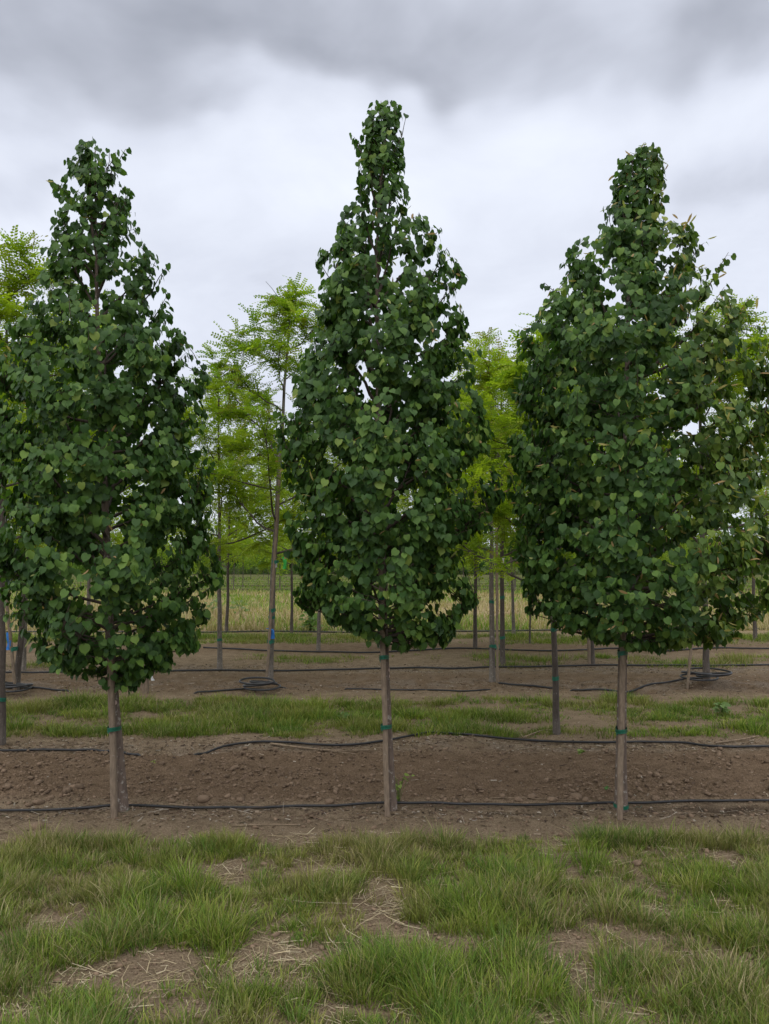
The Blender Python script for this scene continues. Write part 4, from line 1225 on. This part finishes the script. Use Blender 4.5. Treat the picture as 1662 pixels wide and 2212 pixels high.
# ------------------------------------------------------------------ fallen twigs and tape scraps
def stick(uvs, rad_, label, cat='twig'):
    pts = [ground_at(u, v) for (u, v) in uvs]
    P = np.array([[a_[0], a_[1], hz(a_[0], a_[1]) + rad_ + 0.006] for a_ in pts])
    P = spline(P, 14); P[:, 2] = np.maximum(P[:, 2], height(P[:, 0], P[:, 1]) + rad_ * 0.6); b = P[0].copy()
    V, T = tube(P - b, np.linspace(rad_, rad_ * 0.45, 14), 6)
    return tag(link('fallen_twig', mesh_np('fallen_twig', V, T, M['twig'], None, True), None, b), label, cat)
stick([(585, 1614), (650, 1622), (720, 1632), (800, 1634)], 0.011, 'long pale stick lying just past the hose on the tilled soil')
stick([(690, 1627), (730, 1634), (770, 1640)], 0.007, 'short side stick lying against the long pale stick')
stick([(365, 1588), (400, 1584), (430, 1576)], 0.014, 'thick pale stick at the grass edge above the soil pit')
stick([(1350, 1797), (1356, 1786), (1366, 1775), (1372, 1766)], 0.0035, 'bent pale twig at the foot of the bract-covered linden stake')
stick([(1200, 1738), (1250, 1755), (1310, 1772)], 0.003, 'long thin twig slanting away from the hose in front of the broad linden')
stick([(1060, 1731), (1130, 1729), (1240, 1731)], 0.003, 'thin straight twig lying along the far side of the front hose')
stick([(366, 1741), (392, 1744), (420, 1746)], 0.005, 'short white bleached twig resting by the front hose near the leaning linden')
stick([(500, 1790), (570, 1785), (650, 1782), (690, 1772)], 0.004, 'dark curved twig on the soil between the leaning and the tallest linden')
stick([(395, 1752), (450, 1768), (520, 1790)], 0.003, 'thin dark twig slanting toward the grass beside the leaning linden')
stick([(1130, 1598), (1170, 1588), (1195, 1580)], 0.009, 'pale stick leaning to the foot of the dark bare-stemmed locust')
stick([(1545, 1610), (1600, 1603), (1640, 1594)], 0.010, 'brown stick by the second hose beyond the broad linden')
stick([(1020, 1600), (1080, 1590), (1150, 1585)], 0.006, 'thin brown stick behind the hose on the soil mound')
stick([(1455, 1765), (1500, 1757), (1560, 1762)], 0.003, 'thin twig on the damp dark patch by the front hose')
stick([(20, 1785), (60, 1770), (90, 1776)], 0.004, 'crooked twig on pale soil well before the leaning linden stake')
def scrap(u, v, label, s_=0.035):
    gx, gy = ground_at(u, v); z = hz(gx, gy); r = np.random.default_rng(int(u))
    pts = np.array([[0, 0, 0.005], [s_ * .6, .008, .016], [s_ * 1.1, -.008, .008], [s_ * 1.8, .012, .018]]) + [gx, gy, z]
    P = spline(pts, 8) - pts[0]; V = []
    for i, p_ in enumerate(P):
        V += [p_ + [0, -.006, .003], p_ + [0, .006, -.001]]
    T = []
    for i in range(7):
        T += [(2 * i, 2 * i + 2, 2 * i + 3), (2 * i, 2 * i + 3, 2 * i + 1)]
    tag(link('tape_scrap', mesh_np('tape_scrap', V, T, M['tie']), None, pts[0]), label, 'tape scrap')
scrap(690, 1750, 'green tape scrap on the soil before the tallest linden'); scrap(935, 1752, 'green tape scrap just past the tallest linden foot', 0.03)
scrap(715, 1743, 'small green tape scrap tucked against the front hose', 0.025); scrap(1372, 1752, 'green tape scrap beside the broad linden foot', 0.028)
scrap(1068, 1479, 'green tape scrap at the foot of the bright yellow staked locust', 0.06); scrap(230, 1636, 'green tape scrap on the tilled soil behind the leaning linden', 0.04)

# ------------------------------------------------------------------ weeds and seedlings
def weed(u, v, n_leaf, size, hgt, tintc, label, cat='weed', group=None):
    gx, gy = ground_at(u, v); r = np.random.default_rng(int(u * 7 + v))
    b = np.array([gx, gy, hz(gx, gy)])
    root = link('weed_seedling', None, loc=b); tag(root, label, cat, group)
    mb = MB(); st = MB()
    for k in range(n_leaf):
        ph = r.uniform(0, 6.28); e = r.uniform(0.2, 1.0)
        p_ = np.array([math.cos(ph) * hgt * .5 * r.random(), math.sin(ph) * hgt * .5 * r.random(), hgt * e])
        V, T = tube(bez((0, 0, 0), (p_[0] * .3, p_[1] * .3, p_[2] * .7), p_, 4), 0.0012 + size * .008, 4, False); st.add(V, T, (.13, .19, .05))
        d = unit(np.array([math.cos(ph), math.sin(ph), r.uniform(-.4, .5)])); nn = unit(np.array([0, 0, 1]) + r.normal(0, .4, 3) + [0, -.5, 0]); X_ = unit(np.cross(d, nn)); F = np.stack([X_, d, np.cross(X_, d)], -1)
        hv, ht = HEARTS[k % 8]; s_ = size * r.uniform(.6, 1.2)
        mb.add((hv * [.75, 1, 1]) @ F.T * s_ + p_, ht, np.array(tintc) * r.uniform(.8, 1.2))
    link('stem', st.mesh('stem', M['weed']), root).data
    c_ = np.array([.12, .15, .05]); 
    tag(link('foliage', mb.mesh('foliage', M['weed']), root), kind='stuff')
weed(862, 1738, 14, 0.035, 0.20, (0.20, 0.27, 0.06), 'yellow-green sprouting shoot at the foot of the tallest linden')
weed(1313, 1712, 6, 0.04, 0.03, (0.09, 0.20, 0.05), 'small green seedling on tilled soil beside the broad linden')
weed(1255, 1630, 14, 0.035, 0.03, (0.22, 0.30, 0.08), 'flat yellow-green weed on the tilled soil before the dark bare stem')
weed(1560, 1545, 22, 0.06, 0.12, (0.17, 0.26, 0.09), 'pale green leafy weed in the grass strip beyond the broad linden')
weed(672, 1362, 46, 0.16, 0.45, (0.16, 0.26, 0.06), 'rounded green weed clump in the straw field')
weed(330, 1655, 10, 0.02, 0.02, (0.26, 0.30, 0.08), 'tiny yellow-green weeds sprouting by the soil pit')
weed(740, 1560, 12, 0.05, 0.08, (0.13, 0.22, 0.06), 'broad-leaved weed within the grass strip behind the tallest linden')
for (u, v, h_) in [(760, 1345, .5), (520, 1335, .6), (880, 1330, .55), (1180, 1330, .6), (1240, 1338, .5), (460, 1325, .5), (1600, 1335, .55)]:
    weed(u, v, 22, 0.13, h_, (0.15, 0.21, 0.07), 'tall green weed standing in the straw field', group='tall weeds of the straw field')

# ------------------------------------------------------------------ small round-headed tree and the far nursery rows
def leafy(seed, H, start, width, n_leaf, size, dark, light, bark='bark_dark', trunk_r=0.035, squash=1.0):
    r = np.random.default_rng(seed)
    P = np.column_stack([np.cumsum(r.normal(0, .01, 8)), np.cumsum(r.normal(0, .01, 8)), np.linspace(-.05, H * .9, 8)])
    mb = MB(); V, T = tube(P, np.linspace(trunk_r, .006, 8), 7); mb.add(V, T)
    cz = (start + H) / 2; hzz = (H - start) / 2
    blobs = []
    for k in range(9):
        ph = k * 2.4; zz_ = r.uniform(-.75, .8); rr = width * math.sqrt(max(0.05, 1 - zz_ * zz_)) * r.uniform(.35, .75)
        c = np.array([math.cos(ph) * rr, math.sin(ph) * rr, cz + zz_ * hzz]); blobs.append(c)
        b0 = np.array([0, 0, max(start * .92, c[2] - .5 * hzz)])
        V, T = tube(bez(b0, (b0 + c) / 2 + [0, 0, -.05], c, 5), np.linspace(trunk_r * .45, .004, 5), 5, False); mb.add(V, T)
    blobs = np.array(blobs)
    tm = mb.mesh('trunk', M[bark])
    k = r.integers(0, 9, n_leaf)
    p_ = blobs[k] + unit(r.normal(0, 1, (n_leaf, 3))) * (r.random(n_leaf) ** .5)[:, None] * np.array([width * .55, width * .55, hzz * .5])
    d = unit(r.normal(0, .7, (n_leaf, 3)) + [0, 0, -.6]); nn = unit(r.normal(0, .6, (n_leaf, 3)) + [0, 0, .7] + (p_ - [0, 0, cz]) * .6)
    X_ = unit(np.cross(d, nn)); s_ = size * r.uniform(.6, 1.3, n_leaf)
    V = np.stack([p_, p_ + d * s_[:, None] * .55 + X_ * s_[:, None] * .4, p_ + d * s_[:, None] * 1.1, p_ + d * s_[:, None] * .55 - X_ * s_[:, None] * .4], 1).reshape(-1, 3)
    T = (np.array([[0, 1, 2], [0, 2, 3]])[None] + (np.arange(n_leaf) * 4)[:, None, None]).reshape(-1, 3)
    y_ = r.random((n_leaf, 1)); c = (np.array(dark) * (1 - y_) + np.array(light) * y_)
    return tm, mesh_np('crown', V, T, M['locust_leaf'], np.repeat(c, 4, axis=0))
FAR = {'dark': leafy(201, 4.2, 1.6, 1.15, 1500, .17, (.030, .075, .022), (.075, .15, .035)),
       'mid': leafy(202, 4.6, 1.5, 1.2, 1400, .17, (.075, .15, .030), (.17, .26, .05)),
       'yellow': leafy(203, 4.8, 1.5, 1.3, 1300, .16, (.15, .24, .035), (.31, .39, .05)),
       'pale': leafy(204, 4.4, 1.5, 1.1, 1200, .16, (.10, .16, .055), (.20, .26, .10)),
       'small': leafy(205, 2.45, 1.35, .55, 900, .085, (.035, .085, .025), (.12, .19, .06), trunk_r=.022)}
def far_tree(kind, x, y, s_, label, group, rot, name='orchard_tree'):
    tm, cm = FAR[kind]
    root = link(name, None, loc=(x, y, hz(x, y))); root.scale = (s_,) * 3; root.rotation_euler = (0, 0, rot)
    tag(root, label, 'tree', group)
    link('trunk', tm, root); tag(link('crown', cm, root), kind='stuff')
g = ground_at(1145, 1390); far_tree('small', g[0], g[1], 1.0, 'small round-headed tree on a short stem at the straw field edge', None, .4)
FL = {'dark': 'dark green round-crowned tree in the nursery rows past the straw field', 'mid': 'mid green tree in the nursery rows past the straw field',
      'yellow': 'yellow-green tree in the nursery rows past the straw field', 'pale': 'pale grey-green tree in the nursery rows past the straw field'}
r = np.random.default_rng(5)
ORD = ['first', 'second', 'third', 'fourth', 'fifth', 'sixth', 'seventh']
rowsf = [(54, 3.1), (63, 3.1), (75, 3.2), (92, 3.4), (105, 3.6), (122, 3.8), (145, 4.2)]
for k, (yy, sp) in enumerate(rowsf):
    half = 0.50 * yy + 1
    xs = np.arange(-half, half, sp) + r.uniform(0, sp)
    for x_ in xs:
        if r.random() < 0.12:
            continue
        u01 = r.random(); bandn = vnoise(np.array([x_ * .07 + k * 3.1]), np.array([k * 1.7]), 9)[0]
        kind = 'dark' if u01 < .13 else ('yellow' if bandn > .52 or u01 > .75 else ('pale' if u01 > .60 else 'mid'))
        far_tree(kind, x_ + r.normal(0, .2), yy + r.normal(0, .3), r.uniform(.75, 1.25), FL[kind].replace('the nursery rows', 'the ' + ORD[k] + ' nursery row'), 'trees of the nursery rows past the straw field', r.uniform(0, 6.28))
# a distant wood closing the view
n = 30000
wx = rng.uniform(-190, 190, n); wy = rng.uniform(170, 215, n)
wh = (4.6 + 3.4 * fbm(wx * .06, wy * .0, 15, 3)) * rng.random(n)
sz = rng.uniform(.5, 1.1, n); d = unit(rng.normal(0, 1, (n, 3))); e = unit(np.cross(d, rng.normal(0, 1, (n, 3))))
p_ = np.stack([wx, wy, wh], -1)
V = np.stack([p_ - d * sz[:, None], p_ + e * sz[:, None], p_ + d * sz[:, None], p_ - e * sz[:, None]], 1).reshape(-1, 3)
T = (np.array([[0, 1, 2], [0, 2, 3]])[None] + (np.arange(n) * 4)[:, None, None]).reshape(-1, 3)
y_ = rng.random((n, 1)); cc = np.array([.10, .15, .065]) * (1 - y_) + np.array([.20, .26, .10]) * y_
tag(link('far_woods', mesh_np('far_woods', V, T, M['locust_leaf'], np.repeat(cc, 4, axis=0))), 'distant green wood along the horizon', 'woods', kind='stuff')
